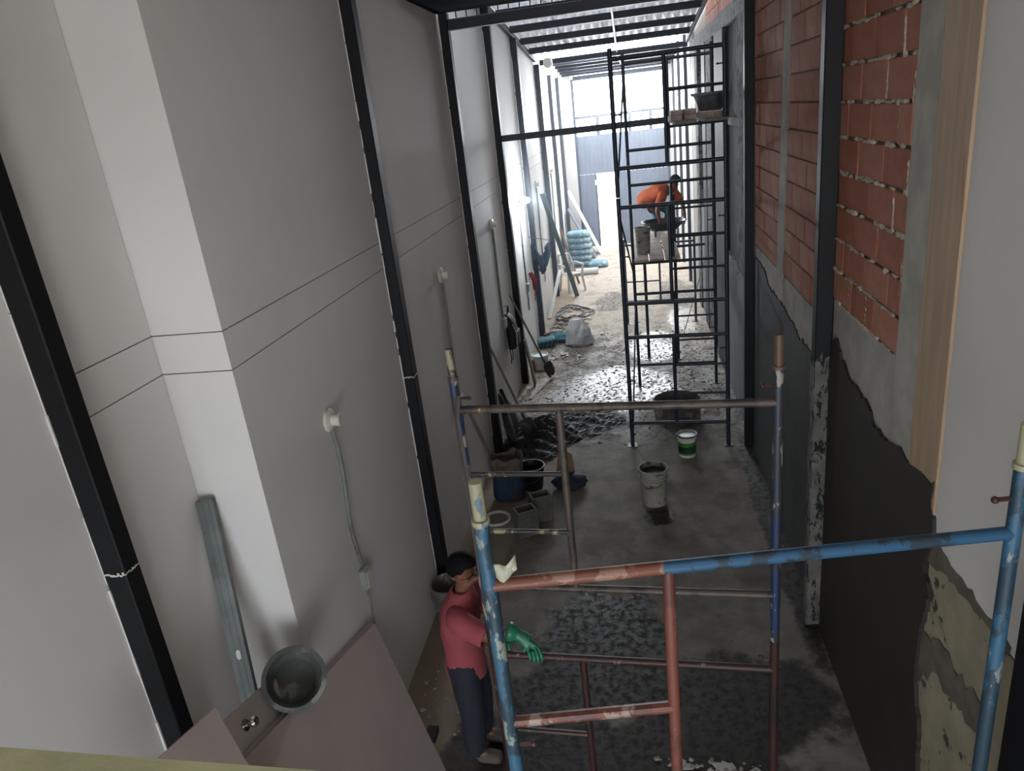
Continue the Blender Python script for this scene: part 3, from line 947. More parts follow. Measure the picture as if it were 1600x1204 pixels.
# ------------------------------------------------------------------ buckets and pails on the floor
BKT = mat('dirty_white_plastic', '#8d897f', 0.6, 0.16, 6, 0.15, speck='#4a4640', sp=(0.58, 0.66), sps=8)
DARKW = mat('dark_water', '#15181a', 0.08, 0.2, 4, 0.0)
def pail(name, label, loc, r0, r1, h, m, content=None, cm=None, bail=True, ribs=(0.72, 0.80), n=28, bm=None):
    t = thing(name, label, 'bucket', loc)
    M = Matrix.Translation(loc)
    prof = [(r0 * 0.2, 0.0), (r0, 0.0)]
    for q in ribs:
        rr = r0 + (r1 - r0) * q
        prof += [(rr, h * (q - 0.012)), (rr + 0.008, h * (q - 0.01)), (rr + 0.008, h * (q + 0.01)), (rr, h * (q + 0.012))]
    prof += [(r1, h - 0.02), (r1 + 0.006, h - 0.018), (r1 + 0.006, h), (r1 - 0.006, h), (r0 - 0.006, 0.012), (0.002, 0.012)]
    b = build(G().lathe(prof, M, n), 'body', m, t, smooth=True)
    if content:
        rr = r0 + (r1 - r0) * content - 0.007
        build(G().lathe([(0.002, h * content - 0.005), (rr, h * content - 0.005), (rr, h * content), (0.002, h * content)], M, n), 'contents', cm, t)
    if bail:
        L = Vector(loc)
        pts = [L + Vector((r1 + 0.008) * Vector((math.cos(a), math.sin(a), 0))) + Vector((0, 0, h * 0.86 - 0.12 * math.sin(a2))) for a, a2 in [(math.pi * (1 + k / 10.0) - 0.2, math.pi * k / 10.0) for k in range(11)]]
        build(G().path(pts, 0.003, 6), 'handle', bm or mat('wire', '#7a7875', 0.4, 0.1, 8, 0, 0.6), t, smooth=True)
    return t
pail('paint_bucket', 'tall dirty white bucket with dark rim standing alone mid floor', (0.07, 7.32, 0), 0.135, 0.155, 0.43, BKT, 0.86, mat('bucket_sludge', '#2b2a28', 0.5, 0.2))
t = pail('paint_pail', 'small white pail with green label and metal lid ring', (0.515, 8.47, 0), 0.105, 0.115, 0.285, mat('pail_white', '#c9c9c4', 0.5, 0.03), 0.97, mat('lid_metal', '#b2b2b0', 0.35, 0.15, 6, 0.1, 0.4), bail=False, ribs=(0.85,))
MM = Matrix.Translation((0.515, 8.47, 0))
lb = build(G().lathe([(0.1068, 0.035), (0.1148, 0.205), (0.1158, 0.205), (0.1078, 0.035)], MM, 28, closed=False), 'label_band', mat('label_green', '#3c7a2c', 0.5, 0.1), t, smooth=True)
lb['label'] = 'green printed band'
lb2 = build(G().lathe([(0.1084, 0.062), (0.1128, 0.150), (0.1138, 0.150), (0.1094, 0.062)], MM, 28, closed=False), 'label_patch', mat('label_dark', '#16301a', 0.5, 0.2), t, smooth=True)
lb2['label'] = 'dark green block on the band'
build(G().lathe([(0.112, 0.283), (0.126, 0.276), (0.126, 0.294), (0.108, 0.294)], MM, 28, closed=False), 'lid_ring', mat('dark_metal', '#2a2b2e', 0.35, 0.1, 6, 0, 0.5), t, smooth=True)

# cut drum used as a mortar trough
t = thing('cut_drum', 'wide cut-off drum with black inside under the tall scaffold tower', 'tub', (0.46, 9.75, 0))
M = Matrix.Translation((0.47, 9.62, 0))
build(G().lathe([(0.05, 0), (0.31, 0), (0.315, 0.12), (0.32, 0.13), (0.315, 0.14), (0.325, 0.28), (0.335, 0.30), (0.318, 0.30), (0.302, 0.015), (0.002, 0.015)], M, 12), 'shell', mat('drum_grey', '#66625e', 0.8, 0.25, 5, 0.3, speck='#8d8882', sp=(0.56, 0.62), sps=5), t)
build(G().lathe([(0.002, 0.11), (0.305, 0.11), (0.306, 0.12), (0.002, 0.12)], M, 24), 'contents', mat('wet_mix', '#1d1d1f', 0.35, 0.2), t)
tube_ = G()
tube_.tube((0.05, 9.05, 0.005), (0.5, 9.42, 0.31), 0.012, 6)

pail('plaster_bucket', 'printed grey bucket half hidden behind the worker in red, by the wall', (-1.80, 5.28, 0), 0.125, 0.15, 0.40, mat('grey_print_plastic', '#5d5a55', 0.6, 0.2, 6, 0.15, speck='#8d8a84', sp=(0.57, 0.6), sps=10), 0.55, mat('bucket_sludge', '#2b2a28', 0.5, 0.2))
pail('water_bucket', 'black bucket holding water beside the mud heap', (-1.36, 7.75, 0), 0.12, 0.16, 0.29, mat('black_plastic', '#1d1d1f', 0.5, 0.2), 0.75, DARKW, ribs=())
pail('white_pail', 'white pail on the floor near the left wall, by the shovel', (-1.74, 12.1, 0), 0.12, 0.145, 0.26, mat('pale_plastic', '#b9bbb8', 0.5, 0.05), 0.9, mat('milky', '#c9cdca', 0.4, 0.05), ribs=())
pail('mixing_bucket', 'dirty pale bucket standing on the work platform beside the bending worker', (0.13, 11.35, 2.022), 0.10, 0.115, 0.40, mat('lime_plastic', '#8d867c', 0.8, 0.2, 6, 0.2, speck='#57524b', sp=(0.56, 0.62), sps=10), 0.9, mat('bucket_sludge', '#2b2a28', 0.5, 0.2), bail=False, ribs=(0.3, 0.6, 0.85))
o = build(G().lathe([(0.125, 0.004), (0.155, 0.002), (0.16, 0.022), (0.15, 0.034), (0.135, 0.03), (0.125, 0.02)], Matrix.Translation((-1.68, 7.0, 0)) @ Rxyz(0, 0, 0), 30, closed=False), 'bucket_lid_ring', mat('pail_white', '#c9c9c4', 0.5, 0.03), smooth=True)
tag(o, 'white plastic lid ring lying on the floor by the left wall', 'lid')

# grey hollow blocks
BLK = mat('cement_block', '#57564d', 0.95, 0.15, 16, 0.5)
def hollow(loc, rz, label):
    t = thing('hollow_block', label, 'block', loc, 'hollow blocks by the blue bag')
    M = Matrix.Translation(loc) @ Rxyz(0, 0, rz)
    a, b, h, w = 0.115, 0.085, 0.30, 0.026
    g = G()
    g.bev(-a, a, -b, -b + w, 0, h, 0.003, M)
    g.bev(-a, a, b - w, b, 0, h, 0.003, M)
    g.bev(-a, -a + w, -b + w, b - w, 0, h, 0.003, M)
    g.bev(a - w, a, -b + w, b - w, 0, h, 0.003, M)
    build(g, 'shell', BLK, t)
    build(G().box(-a + w, a - w, -b + w, b - w, 0, 0.03, M), 'web', BLK, t)
hollow((-1.30, 6.72, 0), 28, 'front grey hollow block standing on end by the blue bag')
hollow((-1.17, 7.02, 0), 24, 'rear grey hollow block standing on end by the blue bag')

# open blue cement bag standing by the wall
def bag_standing(loc, label):
    t = thing('cement_bag', label, 'bag', loc)
    rn = random.Random(3)
    rings = [(0.0, 0.17, 0.11), (0.05, 0.185, 0.12), (0.2, 0.18, 0.115), (0.38, 0.175, 0.11), (0.47, 0.19, 0.12), (0.56, 0.20, 0.10)]
    n = 20
    def mk(za, zb, m, name, inner=False):
        g = G()
        vs, fs = [], []
        rr = [q for q in rings if za - 1e-6 <= q[0] <= zb + 1e-6]
        for z, a, b in rr:
            for k in range(n):
                an = 2 * math.pi * k / n
                j = 1 + rn.uniform(-0.06, 0.06)
                zz = z + (rn.uniform(-0.06, 0.06) if z > 0.5 else 0)
                ca, sa = math.cos(an), math.sin(an)
                vs.append((loc[0] + a * j * math.copysign(abs(ca) ** 0.7, ca), loc[1] + b * j * math.copysign(abs(sa) ** 0.7, sa), loc[2] + zz))
        for i in range(len(rr) - 1):
            for k in range(n):
                k2 = (k + 1) % n
                fs.append((i * n + k, i * n + k2, (i + 1) * n + k2, (i + 1) * n + k))
        if za == 0.0:
            fs.append(tuple(range(n - 1, -1, -1)))
        g.add(vs, fs)
        o = build(g, name, m, t)
        md = o.modifiers.new('thick', 'SOLIDIFY')
        md.thickness = 0.006
        return o
    mk(0.0, 0.38, mat('blue_bag_paper', '#17324a', 0.7, 0.25, 5, 0.3, speck='#3a3330', sp=(0.55, 0.6), sps=4), 'sack')
    o = mk(0.38, 0.56, mat('brown_bag_paper', '#5b5048', 0.8, 0.2, 6, 0.3), 'torn_mouth')
    o['label'] = 'torn brown paper mouth of the bag'
    build(G().lathe([(0.002, 0.3), (0.155, 0.3), (0.15, 0.34), (0.002, 0.36)], Matrix.Translation(loc) @ Matrix.Diagonal((1, 0.62, 1, 1)), 16), 'cement', mat('cement_powder', '#5f5d5a', 0.95, 0.1), t)
bag_standing((-1.60, 7.50, 0), 'open blue cement bag standing by the left wall behind the hollow blocks')
# slumped sack with cardboard
t = thing('slumped_sack', 'brown cardboard and blue sack slumped by the scaffold upright', 'bag', (-0.93, 7.7, 0))
g = G().blob((-0.90, 7.72, 0.075), 0.22, 0.15, 0.09, 14, 8, 0.10)
build(g, 'sack', mat('navy_sack', '#1a2230', 0.8, 0.3, 5, 0.3), t, smooth=True)
M = Matrix.Translation((-0.97, 7.86, 0.20)) @ Rxyz(66, 4, 12)
build(G().prism([M @ Vector(p) for p in ((-0.12, -0.16, 0), (0.13, -0.17, 0), (0.10, 0.14, 0), (0.03, 0.19, 0), (-0.07, 0.17, 0))], M.to_3x3() @ Vector((0, 0, 0.012))), 'cardboard', mat('cardboard', '#7d6450', 0.9, 0.15), t)
g = G()
rn = random.Random(5)
g.box(-1.12, -1.08, 7.35, 7.41, 0.0, 0.10)
build(g, 'chip_of_wood', mat('pale_offcut', '#8c7a62', 0.9), t)

# ------------------------------------------------------------------ shovels and poles leaning on the left wall
HAND = mat('worn_handle', '#6f625a', 0.7, 0.2, 5, 0.1, stretch=(1, 1, 0.2))
STEEL = mat('worn_steel', '#4d4c4b', 0.45, 0.25, 6, 0.15, 0.6)
def shovel(label, top, foot, yaw, w=0.23, L=0.30, hm=HAND):
    top, foot = Vector(top), Vector(foot)
    d = (foot - top).normalized()
    t = thing('shovel', label, 'shovel', foot)
    neck = foot - d * (L + 0.05)
    build(G().path([top, neck + d * 0.08], [0.016, 0.017], 10), 'handle', hm, t, smooth=True)
    side = Vector((math.cos(yaw), math.sin(yaw), 0))
    side = (side - d * side.dot(d)).normalized()
    nrm = d.cross(side)
    vs, fs = [], []
    rows = [(0.0, 0.9, 0.0), (0.2, 1.0, 0.012), (0.6, 0.97, 0.014), (0.85, 0.72, 0.008), (0.97, 0.3, 0.0)]
    nn = 7
    for a, wd, dp in rows:
        for k in range(nn):
            u = -1 + 2 * k / (nn - 1)
            vs.append(neck + d * (0.05 + L * a) + side * (u * w / 2 * wd) + nrm * (0.03 * u * u + dp))
    for i in range(len(rows) - 1):
        for k in range(nn - 1):
            fs.append((i * nn + k, i * nn + k + 1, (i + 1) * nn + k + 1, (i + 1) * nn + k))
    b = build(G().add(vs, fs), 'blade', STEEL, t, smooth=True)
    md = b.modifiers.new('thick', 'SOLIDIFY')
    md.thickness = 0.003
    build(G().path([neck - d * 0.05, neck + d * 0.09], [0.022, 0.02], 10), 'socket', STEEL, t, smooth=True)
    return t
shovel('shovel leaning beside the backpack, blade on the bare floor', (-1.945, 10.95, 1.62), (-1.50, 11.60, 0.02), 0.9, 0.20, 0.30)
shovel('shovel with its blade stuck in the dark mud heap', (-1.945, 8.95, 1.46), (-1.50, 9.0, 0.10), 0.2, 0.21, 0.28)
t = thing('leaning_pole', 'grey wooden pole leaning at the wall beside the blue cement bag', 'pole', (-1.70, 7.74, 0))
build(G().path([(-1.955, 7.42, 1.22), (-1.70, 7.74, 0.01)], 0.022, 10), 'shaft', HAND, t, smooth=True)
t = thing('plank_offcut', 'short dirty plank leaning against the column behind the backpack', 'plank', (-1.75, 11.32, 0))
M = frame_to(Vector((-1.74, 11.25, 0.01)), Vector((-0.10, 0.0, 0.80)), (0, 1, 0))
build(G().bev(-0.075, 0.075, -0.012, 0.012, 0, 0.80, 0.003, M), 'board', mat('dirty_board', '#4f463d', 0.9, 0.25), t)

# mud heap with a black sheet against the wall
MUD = mat('wet_mud', '#25211e', 0.66, 0.3, 8, 0.5)
def heap(name, label, lobes, m, seed, n=64):
    rn = random.Random(seed)
    x0 = min(l[0] - l[2] for l in lobes); x1 = max(l[0] + l[2] for l in lobes)
    y0 = min(l[1] - l[3] for l in lobes); y1 = max(l[1] + l[3] for l in lobes)
    vs, fs, hh = [], [], []
    for i in range(n + 1):
        for j in range(n + 1):
            x, y = max(x0 + (x1 - x0) * i / n, -1.965), y0 + (y1 - y0) * j / n
            z = 0.0
            for cx, cy, rx, ry, h in lobes:
                u, v = (x - cx) / rx, (y - cy) / ry
                base = max(0.0, 1 - math.hypot(u, v) * (1 + 0.12 * math.sin(5 * math.atan2(v, u) + cx))) ** 0.8
                w = 0.5 + 0.25 * math.sin(17 * x + 1.3) * math.cos(13 * y) + 0.25 * math.sin(31 * y + 9 * x)
                z = max(z, h * base * (0.5 + 0.8 * w))
            hh.append(z)
            vs.append((x, y, (z + rn.uniform(-1, 1) * 0.009 if z > 0.008 else z) + 0.001))
    for i in range(n):
        for j in range(n):
            q = (i * (n + 1) + j, (i + 1) * (n + 1) + j, (i + 1) * (n + 1) + j + 1, i * (n + 1) + j + 1)
            if max(hh[k] for k in q) > 0:
                fs.append(q)
    used = sorted({q for f in fs for q in f})
    mp = {q: k for k, q in enumerate(used)}
    o = build(G().add([vs[q] for q in used], [tuple(mp[q] for q in f) for f in fs]), name, m)
    return tag(o, label, 'heap')
HL = [(-1.42, 9.2, 0.54, 0.75, 0.24), (-0.85, 9.7, 0.60, 0.62, 0.09)]
heap('mud_heap', 'dark wet mud heap spreading from the foot of the left wall', HL, MUD, 3)

t = thing('black_sheet', 'black plastic sheet draped at the wall above the mud heap', 'sheet', (-1.8, 9.0, 0))
g = G()
vs, fs = [], []
n = 12
for i in range(n + 1):
    u = i / n
    for j in range(9):
        v = j / 8
        wd = 0.13 + 0.30 * min(1, v * 1.8)
        y = 9.18 + (u - 0.5) * 2 * wd
        z = 0.66 * (1 - v) + 0.02 + 0.03 * math.sin(u * 9 + j)
        x = -1.93 + 0.22 * v ** 1.4 + 0.02 * math.sin(u * 14 + v * 5)
        vs.append((x, y, z))
for i in range(n):
    for j in range(8):
        fs.append((i * 9 + j, (i + 1) * 9 + j, (i + 1) * 9 + j + 1, i * 9 + j + 1))
o = build(g.add(vs, fs), 'sheet', mat('black_plastic_sheet', '#0f0f10', 0.45, 0.3), t, smooth=True)
o.modifiers.new('thick', 'SOLIDIFY').thickness = 0.004

# clods, puddled crumbs and chips
g = G()
rn = random.Random(12)
for k in range(800):
    y = rn.triangular(8.6, 14.5, 10.8)
    x = rn.uniform(-1.9, 1.28)
    if rn.random() < 0.25:
        y = rn.uniform(11.5, 19)
    if any(math.hypot((x - l[0]) / l[2], (y - l[1]) / l[3]) < 1.15 for l in HL) or math.hypot(x - 0.47, y - 9.62) < 0.4 or (x < -0.75 and 11.2 < y < 18):
        continue
    if y > 14 and (x < -1.1 or 16.8 < y < 18.5):
        continue
    s = rn.uniform(0.006, 0.02) * (1.4 if rn.random() < 0.1 else 1)
    g.blob((x, y, s * 0.2), s, s * rn.uniform(0.7, 1.6), s * 0.45, 6, 4, 0.25)
o = build(g, 'mud_clods', mat('clod', '#4a423c', 0.85, 0.3, 10, 0.3))
tag(o, 'small mud clods trodden over the middle of the floor', 'mud', kind='stuff')
g = G()
for k in range(150):
    a = rn.random()
    x, y = (rn.uniform(-0.05, 0.65), rn.uniform(3.55, 3.85)) if a < 0.5 else (rn.uniform(-1.85, -1.3), rn.uniform(3.9, 5.2))
    s = rn.uniform(0.006, 0.022)
    g.blob((x, y, s * 0.25), s, s, s * 0.5, 6, 4, 0.3)
tag(build(g, 'plaster_crumbs', mat('pale_crumb', '#8f8a84', 0.9, 0.2)), 'pale plaster crumbs scattered on the near floor', 'rubble', kind='stuff')
# broken white tile shards near the bottom edge
SH = mat('tile_white', '#b9b4ae', 0.4, 0.1)
for k in range(14):
    x, y = rn.uniform(0.0, 0.62), rn.uniform(3.58, 3.88)
    n = rn.choice((3, 4, 5))
    r = rn.uniform(0.018, 0.05)
    a0 = rn.uniform(0, 6.28)
    M = Matrix.Translation((x, y, 0.004)) @ Rxyz(rn.uniform(-9, 9), rn.uniform(-9, 9), 0)
    poly = [M @ Vector((r * rn.uniform(0.7, 1.1) * math.cos(a0 + 6.283 * q / n), r * rn.uniform(0.7, 1.1) * math.sin(a0 + 6.283 * q / n), 0)) for q in range(n)]
    o = build(G().prism(poly, (0, 0, 0.006)), 'tile_shard', SH, loc=(x, y, 0.004))
    tag(o, 'broken white tile shard on the wet floor at the bottom of the picture', 'shard', 'tile shards on the wet floor')
o = build(G().bev(-1.70, -1.62, 3.90, 4.02, 0.0, 0.05, 0.004), 'wood_block', mat('dark_block', '#1f1b19', 0.8))
tag(o, 'small dark wood block on the floor beside the leaning sheets', 'block')

# dirty rag tied to the near scaffold leg
t = thing('tape_flag', 'pale plastic flag tied to the nearest blue scaffold leg', 'flag', (-0.46, 2.0, 2.83))
g = G()
vs, fs = [], []
for i in range(6):
    for j in range(4):
        u, v = i / 5, j / 3
        vs.append((-0.51 + 0.075 * u, 1.985 + 0.012 * math.sin(7 * u + 2 * v), 2.84 + 0.02 * u - 0.055 * v - 0.015 * math.sin(4 * u)))
for i in range(5):
    for j in range(3):
        fs.append((i * 4 + j, i * 4 + j + 1, (i + 1) * 4 + j + 1, (i + 1) * 4 + j))
o = build(g.add(vs, fs), 'flag', mat('pale_plastic_flag', '#b3b19c', 0.6, 0.08), t, smooth=True)
o.modifiers.new('thick', 'SOLIDIFY').thickness = 0.003

# ------------------------------------------------------------------ electrics on the left wall
PVC = mat('dirty_pvc', '#71746f', 0.6, 0.2, 9, 0.1, speck='#5b5f5c', sp=(0.56, 0.62), sps=9)
SOCK = mat('socket_white', '#c2bcb0', 0.5, 0.08, 8)
def outlet(y, z, zbox, label, box=True, wob=0.02, yb=None, dirty=False):
    t = thing('wall_socket', label, 'socket', (PX, y, z))
    M = frame_to(Vector((PX, y, z)), (1, 0, 0), (0, 1, 0))
    build(G().lathe([(0.075, 0.001), (0.078, 0.018), (0.06, 0.03), (0.002, 0.032)], M, 20), 'rose', SOCK, t, smooth=True)
    build(G().lathe([(0.038, 0.032), (0.04, 0.075), (0.032, 0.085), (0.002, 0.085)], M, 16), 'lamp_holder', SOCK, t, smooth=True)
    yb = y if yb is None else yb
    pts = []
    for k in range(9):
        f = k / 8
        pts.append((PX + 0.014, y + (yb - y) * f + wob * math.sin(f * 7), z - 0.07 + (zbox - z + 0.07) * f))
    build(G().path(pts, 0.015, 8), 'conduit', PVC, t, smooth=True)
    if box:
        b = build(G().bev(PX + 0.001, PX + 0.055, yb - 0.05, yb + 0.05, zbox - 0.15, zbox, 0.006), 'switch_box', mat('box_grey', '#8e8f8a', 0.6, 0.1, 8), t)
        build(G().bev(PX + 0.056, PX + 0.062, yb - 0.042, yb + 0.042, zbox - 0.14, zbox - 0.01, 0.002), 'faceplate', SOCK, b)
        build(G().path([(PX + 0.014, yb, zbox - 0.15), (PX + 0.016, yb + 0.02, zbox - 0.3), (PX + 0.012, yb + 0.01, zbox - 0.5)], 0.010, 8), 'lower_conduit', PVC, t, smooth=True)
    return t
outlet(4.04, 2.53, 1.42, 'nearest round white socket on the left wall, above the leaning sheets', wob=0.03)
outlet(7.20, 2.77, 1.45, 'second round white socket on the left wall, above the navy scaffold leg', wob=0.015)
outlet(10.28, 2.82, 1.45, 'third round white socket on the left wall, above the backpack', wob=0.01)
outlet(15.70, 2.83, 1.25, 'white socket on the left wall beside the top of the green leaning channel', wob=0.04)
outlet(18.9, 2.85, 1.3, 'far white socket on the left wall with a loose looped wire', box=False, wob=0.03)
# lit lamp
t = outlet(12.95, 2.82, 1.35, 'lit bare bulb glowing on the left wall above the navy jacket', wob=0.02)
t['category'] = 'lamp'
EM = NT('lit_glass')
EM.b.inputs['Emission Color'].default_value = (0.80, 0.92, 1.0, 1)
EM.b.inputs['Emission Strength'].default_value = 60
build(G().blob((PX + 0.15, 12.95, 2.82), 0.075, 0.055, 0.055, 16, 10), 'bulb', EM.m, t, smooth=True)
pl = bpy.data.lights.new('bulb_light', 'POINT')
pl.energy = 150
pl.color = (0.82, 0.93, 1.0)
pl.shadow_soft_size = 0.06
po = bpy.data.objects.new('bulb_light', pl)
COL.objects.link(po)
po.location = (PX + 0.30, 12.95, 2.82)

# ------------------------------------------------------------------ sheets and door leaning in the near left corner
SHEET = mat('drywall_face', '#a3948f', 0.8, 0.05, 2, 0.05)
EDGE = mat('drywall_edge', '#b5aca6', 0.85, 0.06, 4)
def sheet(name, label, cat, A, e1, e2, L1, L2, th, m, group=None, back=0.0):
    """rectangle from corner A along e1 and e2, thickness behind"""
    A, e1, e2 = Vector(A), Vector(e1).normalized(), Vector(e2)
    e2 = (e2 - e1 * e2.dot(e1)).normalized()
    nrm = e1.cross(e2)
    if nrm.x > 0:
        nrm = -nrm
    A = A + nrm * back
    t = thing(name, label, cat, A + e1 * L1, group)
    P = [A, A + e1 * L1, A + e1 * L1 + e2 * L2, A + e2 * L2]
    build(G().prism(P, nrm * th), 'face', m, t)
    s = 0.004
    build(G().prism([A - e1 * 0.002 + nrm * s, A - e1 * 0.002 + e2 * L2 + nrm * s, A + e2 * L2 + nrm * (th - s) - e1 * 0.002, A + nrm * (th - s) - e1 * 0.002], e1 * 0.0015), 'paper_edge', EDGE, t)
    return t, A, e1, e2, nrm
e1, e2 = (0.45, -0.315, -1.01), (0.0, -1.57, 0.41)
A0 = (-1.925, 3.97, 1.01)
sheet('drywall_sheet', 'big tilted pinkish drywall sheet leaning on the left wall, frontmost of the stack', 'sheet', A0, e1, e2, 1.15, 1.66, 0.012, SHEET, 'leaning drywall sheets')
sheet('drywall_sheet', 'second drywall sheet of the tilted stack, its edge showing behind the front one', 'sheet', (-1.93, 3.94, 1.035), e1, e2, 1.18, 1.62, 0.012, SHEET, 'leaning drywall sheets', 0.021)
d_, A_, u1, u2, nn_ = sheet('door_leaf', 'tilted pale door leaf with a metal knob behind the drywall stack', 'door', (-2.03, 2.92, 1.51), e1, e2, 1.35, 0.64, 0.03, mat('door_face', '#a99f99', 0.6, 0.05, 2, 0.05), None, 0.028)
pk = Vector((-1.985, 2.60, 1.545))
pk = A_ + u2 * 0.36 + u1 * 0.085
KN = mat('chrome', '#b9b4ac', 0.2, 0.05, 5, 0, 1.0)
M = frame_to(pk, -nn_, u2)
build(G().lathe([(0.03, 0.0), (0.03, 0.006), (0.012, 0.012), (0.012, 0.035), (0.024, 0.045), (0.028, 0.058), (0.02, 0.070), (0.002, 0.072)], M, 20), 'knob', KN, d_, smooth=True)
o, A_, u1, u2, nn_ = sheet('drywall_sheet', 'drywall sheet with upright corner standing before the nearest black column', 'sheet', (-2.0, 2.36, 1.83), (0.13, -0.07, -0.248), (0.0, -0.312, 0.047), 2.05, 0.8, 0.012, SHEET, 'leaning drywall sheets')
g = G().prism([A_ + u1 * 0.30 + u2 * 0.03 - nn_ * 0.001, A_ + u1 * 0.38 + u2 * 0.0 - nn_ * 0.001, A_ + u1 * 0.39 + u2 * 0.022 - nn_ * 0.001, A_ + u1 * 0.31 + u2 * 0.05 - nn_ * 0.001], -nn_ * 0.0015)
m_ = build(g, 'ink_mark', mat('ink_stroke', '#2a1626', 0.6), o)

t = tub('rubber_tub', 'grey cement-crusted rubber tub tipped toward the viewer on top of the leaning sheets',
        frame_to(Vector((-1.965, 2.95, 1.44)), (0.42, -0.62, 0.66), (0, 1, 0.3)), 0.115, 0.155, 0.20, mat('crusted_rubber', '#4a4d4a', 0.8, 0.3, 6, 0.3, speck='#7a7a74', sp=(0.54, 0.62), sps=6))

# galvanised channel stud
t = thing('metal_stud', 'galvanised steel channel stud leaning in the corner of the white pier', 'stud', (-2.05, 2.6, 0))
top, bot = Vector((-2.30, 3.09, 2.50)), Vector((-1.98, 2.42, 0.02))
d = (bot - top).normalized()
GAL = mat('galvanised_stud', '#565c58', 0.5, 0.2, 5, 0.1, 0.3, speck='#3f4541', sp=(0.5, 0.8), sps=4)
M = frame_to(top, d, (1, 0.25, 0))
L = (bot - top).length
g = G()
g.box(-0.044, 0.044, 0.0, 0.002, 0, L, M)
g.box(-0.044, -0.042, -0.038, 0.0, 0, L, M)
g.box(0.042, 0.044, -0.038, 0.0, 0, L, M)
g.box(-0.044, -0.034, -0.038, -0.036, 0, L, M)
g.box(0.034, 0.044, -0.038, -0.036, 0, L, M)
for rx_ in (-0.016, 0.016):
    g.box(rx_ - 0.004, rx_ + 0.004, 0.002, 0.0045, 0, L, M)
build(g, 'channel', GAL, t)
for q in (0.85,):
    build(G().lathe([(0.002, -0.002), (0.014, -0.002), (0.014, -0.004), (0.002, -0.004)], M @ Matrix.Translation((0.0, 0, 0)) @ Matrix.Translation((0.0, 0.0, q)) @ Rxyz(90, 0, 0) @ Matrix.Diagonal((1, 2.0, 1, 1)), 14), 'cable_hole', mat('hole_pale', '#c5c5c0', 0.7), t)

# ------------------------------------------------------------------ things hanging on the left wall
BP = mat('backpack_cloth', '#090c12', 0.7, 0.3, 6, 0.2)
t = thing('backpack', 'black backpack hanging on the left wall', 'bag', (-1.9, 10.5, 0.95))
n1, n2 = 14, 10
g = G()
vs, fs = [], []
for i in range(n2 + 1):
    v = i / n2
    zc_ = 0.93 + 0.54 * v
    wy = 0.17 * (1 - 0.15 * abs(v - 0.4) - (0.55 * max(0, v - 0.65) / 0.35) ** 2 * 1.2)
    dx = 0.14 * math.sin(math.pi * min(1, 0.15 + v * 0.85)) ** 0.5 + 0.03 * (1 - v)
    for k in range(n1):
        a = 2 * math.pi * k / n1
        vs.append((-1.965 + dx * 0.5 + dx * 0.5 * math.copysign(abs(math.cos(a)) ** 0.7, math.cos(a)), 10.50 + wy * math.copysign(abs(math.sin(a)) ** 0.7, math.sin(a)), zc_))
for i in range(n2):
    for k in range(n1):
        k2 = (k + 1) % n1
        fs.append((i * n1 + k, i * n1 + k2, (i + 1) * n1 + k2, (i + 1) * n1 + k))
fs += [tuple(range(n1 - 1, -1, -1)), tuple(n2 * n1 + k for k in range(n1))]
build(g.add(vs, fs), 'body', BP, t, smooth=True)
build(G().bev(-1.84, -1.79, 10.38, 10.62, 0.97, 1.20, 0.015), 'front_pocket', BP, t)
build(G().path([(-1.93, 10.46, 1.46), (-1.92, 10.48, 1.56), (-1.92, 10.53, 1.56), (-1.93, 10.55, 1.46)], 0.012, 6), 'grab_loop', BP, t, smooth=True)
build(G().path([(-1.85, 10.36, 1.32), (-1.80, 10.34, 1.18), (-1.81, 10.345, 1.0)], 0.009, 6), 'zip', mat('zip_pale', '#a9aaa4', 0.5), t, smooth=True)
for yy in (10.42, 10.58):
    build(G().path([(-1.95, yy, 0.95), (-1.93, yy - 0.02, 0.8), (-1.95, yy + 0.03, 0.68)], 0.008, 6), 'strap', BP, t, smooth=True)
build(G().tube((-1.979, 10.5, 1.57), (-1.91, 10.5, 1.575), 0.005, 6), 'hook', STEEL, t)

JK = mat('navy_cloth', '#1a2334', 0.85, 0.25, 5, 0.2)
t = thing('navy_jacket', 'navy jacket hanging by two corners from the column on the left wall', 'jacket', (-1.8, 13.85, 1.5))
g = G()
vs, fs = [], []
n = 14
for i in range(n + 1):
    u = -1 + 2 * i / n
    for j in range(9):
        v = j / 8
        topz = 2.02 - 0.34 * (1 - abs(u)) ** 1.0 + (0.02 if u < 0 else -0.06) * abs(u)
        botz = 1.32 + 0.16 * abs(u) + (0.06 if abs(u) > 0.5 else 0)
        z = topz + (botz - topz) * v
        y = 13.86 - 0.10 * (u + 1) + 0.04 * math.sin(u * 9 + v * 3)
        x = -1.76 + u * 0.19 * (1 - 0.35 * v * v) + 0.02 * math.sin(u * 6 + v * 5)
        vs.append((x, y, z))
for i in range(n):
    for j in range(8):
        fs.append((i * 9 + j, (i + 1) * 9 + j, (i + 1) * 9 + j + 1, i * 9 + j + 1))
o = build(g.add(vs, fs), 'cloth', JK, t, smooth=True)
o.modifiers.new('thick', 'SOLIDIFY').thickness = 0.02
build(G().tube((-1.979, 13.86, 2.04), (-1.56, 13.70, 1.97), 0.008, 6), 'hook', STEEL, t)
t = thing('red_cable_coil', 'small dark red bundle hanging below the navy jacket', 'cable', (-1.88, 13.45, 1.2))
build(G().path([(-1.95, 13.42, 1.45), (-1.90, 13.40, 1.30), (-1.90, 13.47, 1.12), (-1.89, 13.53, 1.28), (-1.94, 13.48, 1.42)], 0.035, 8), 'coil', mat('dark_red_plastic', '#6b1522', 0.5, 0.2), t, smooth=True)
build(G().path([(-1.90, 13.47, 1.12), (-1.91, 13.46, 0.9)], 0.012, 6), 'tail', mat('dark_red_plastic', '#6b1522', 0.5, 0.2), t, smooth=True)

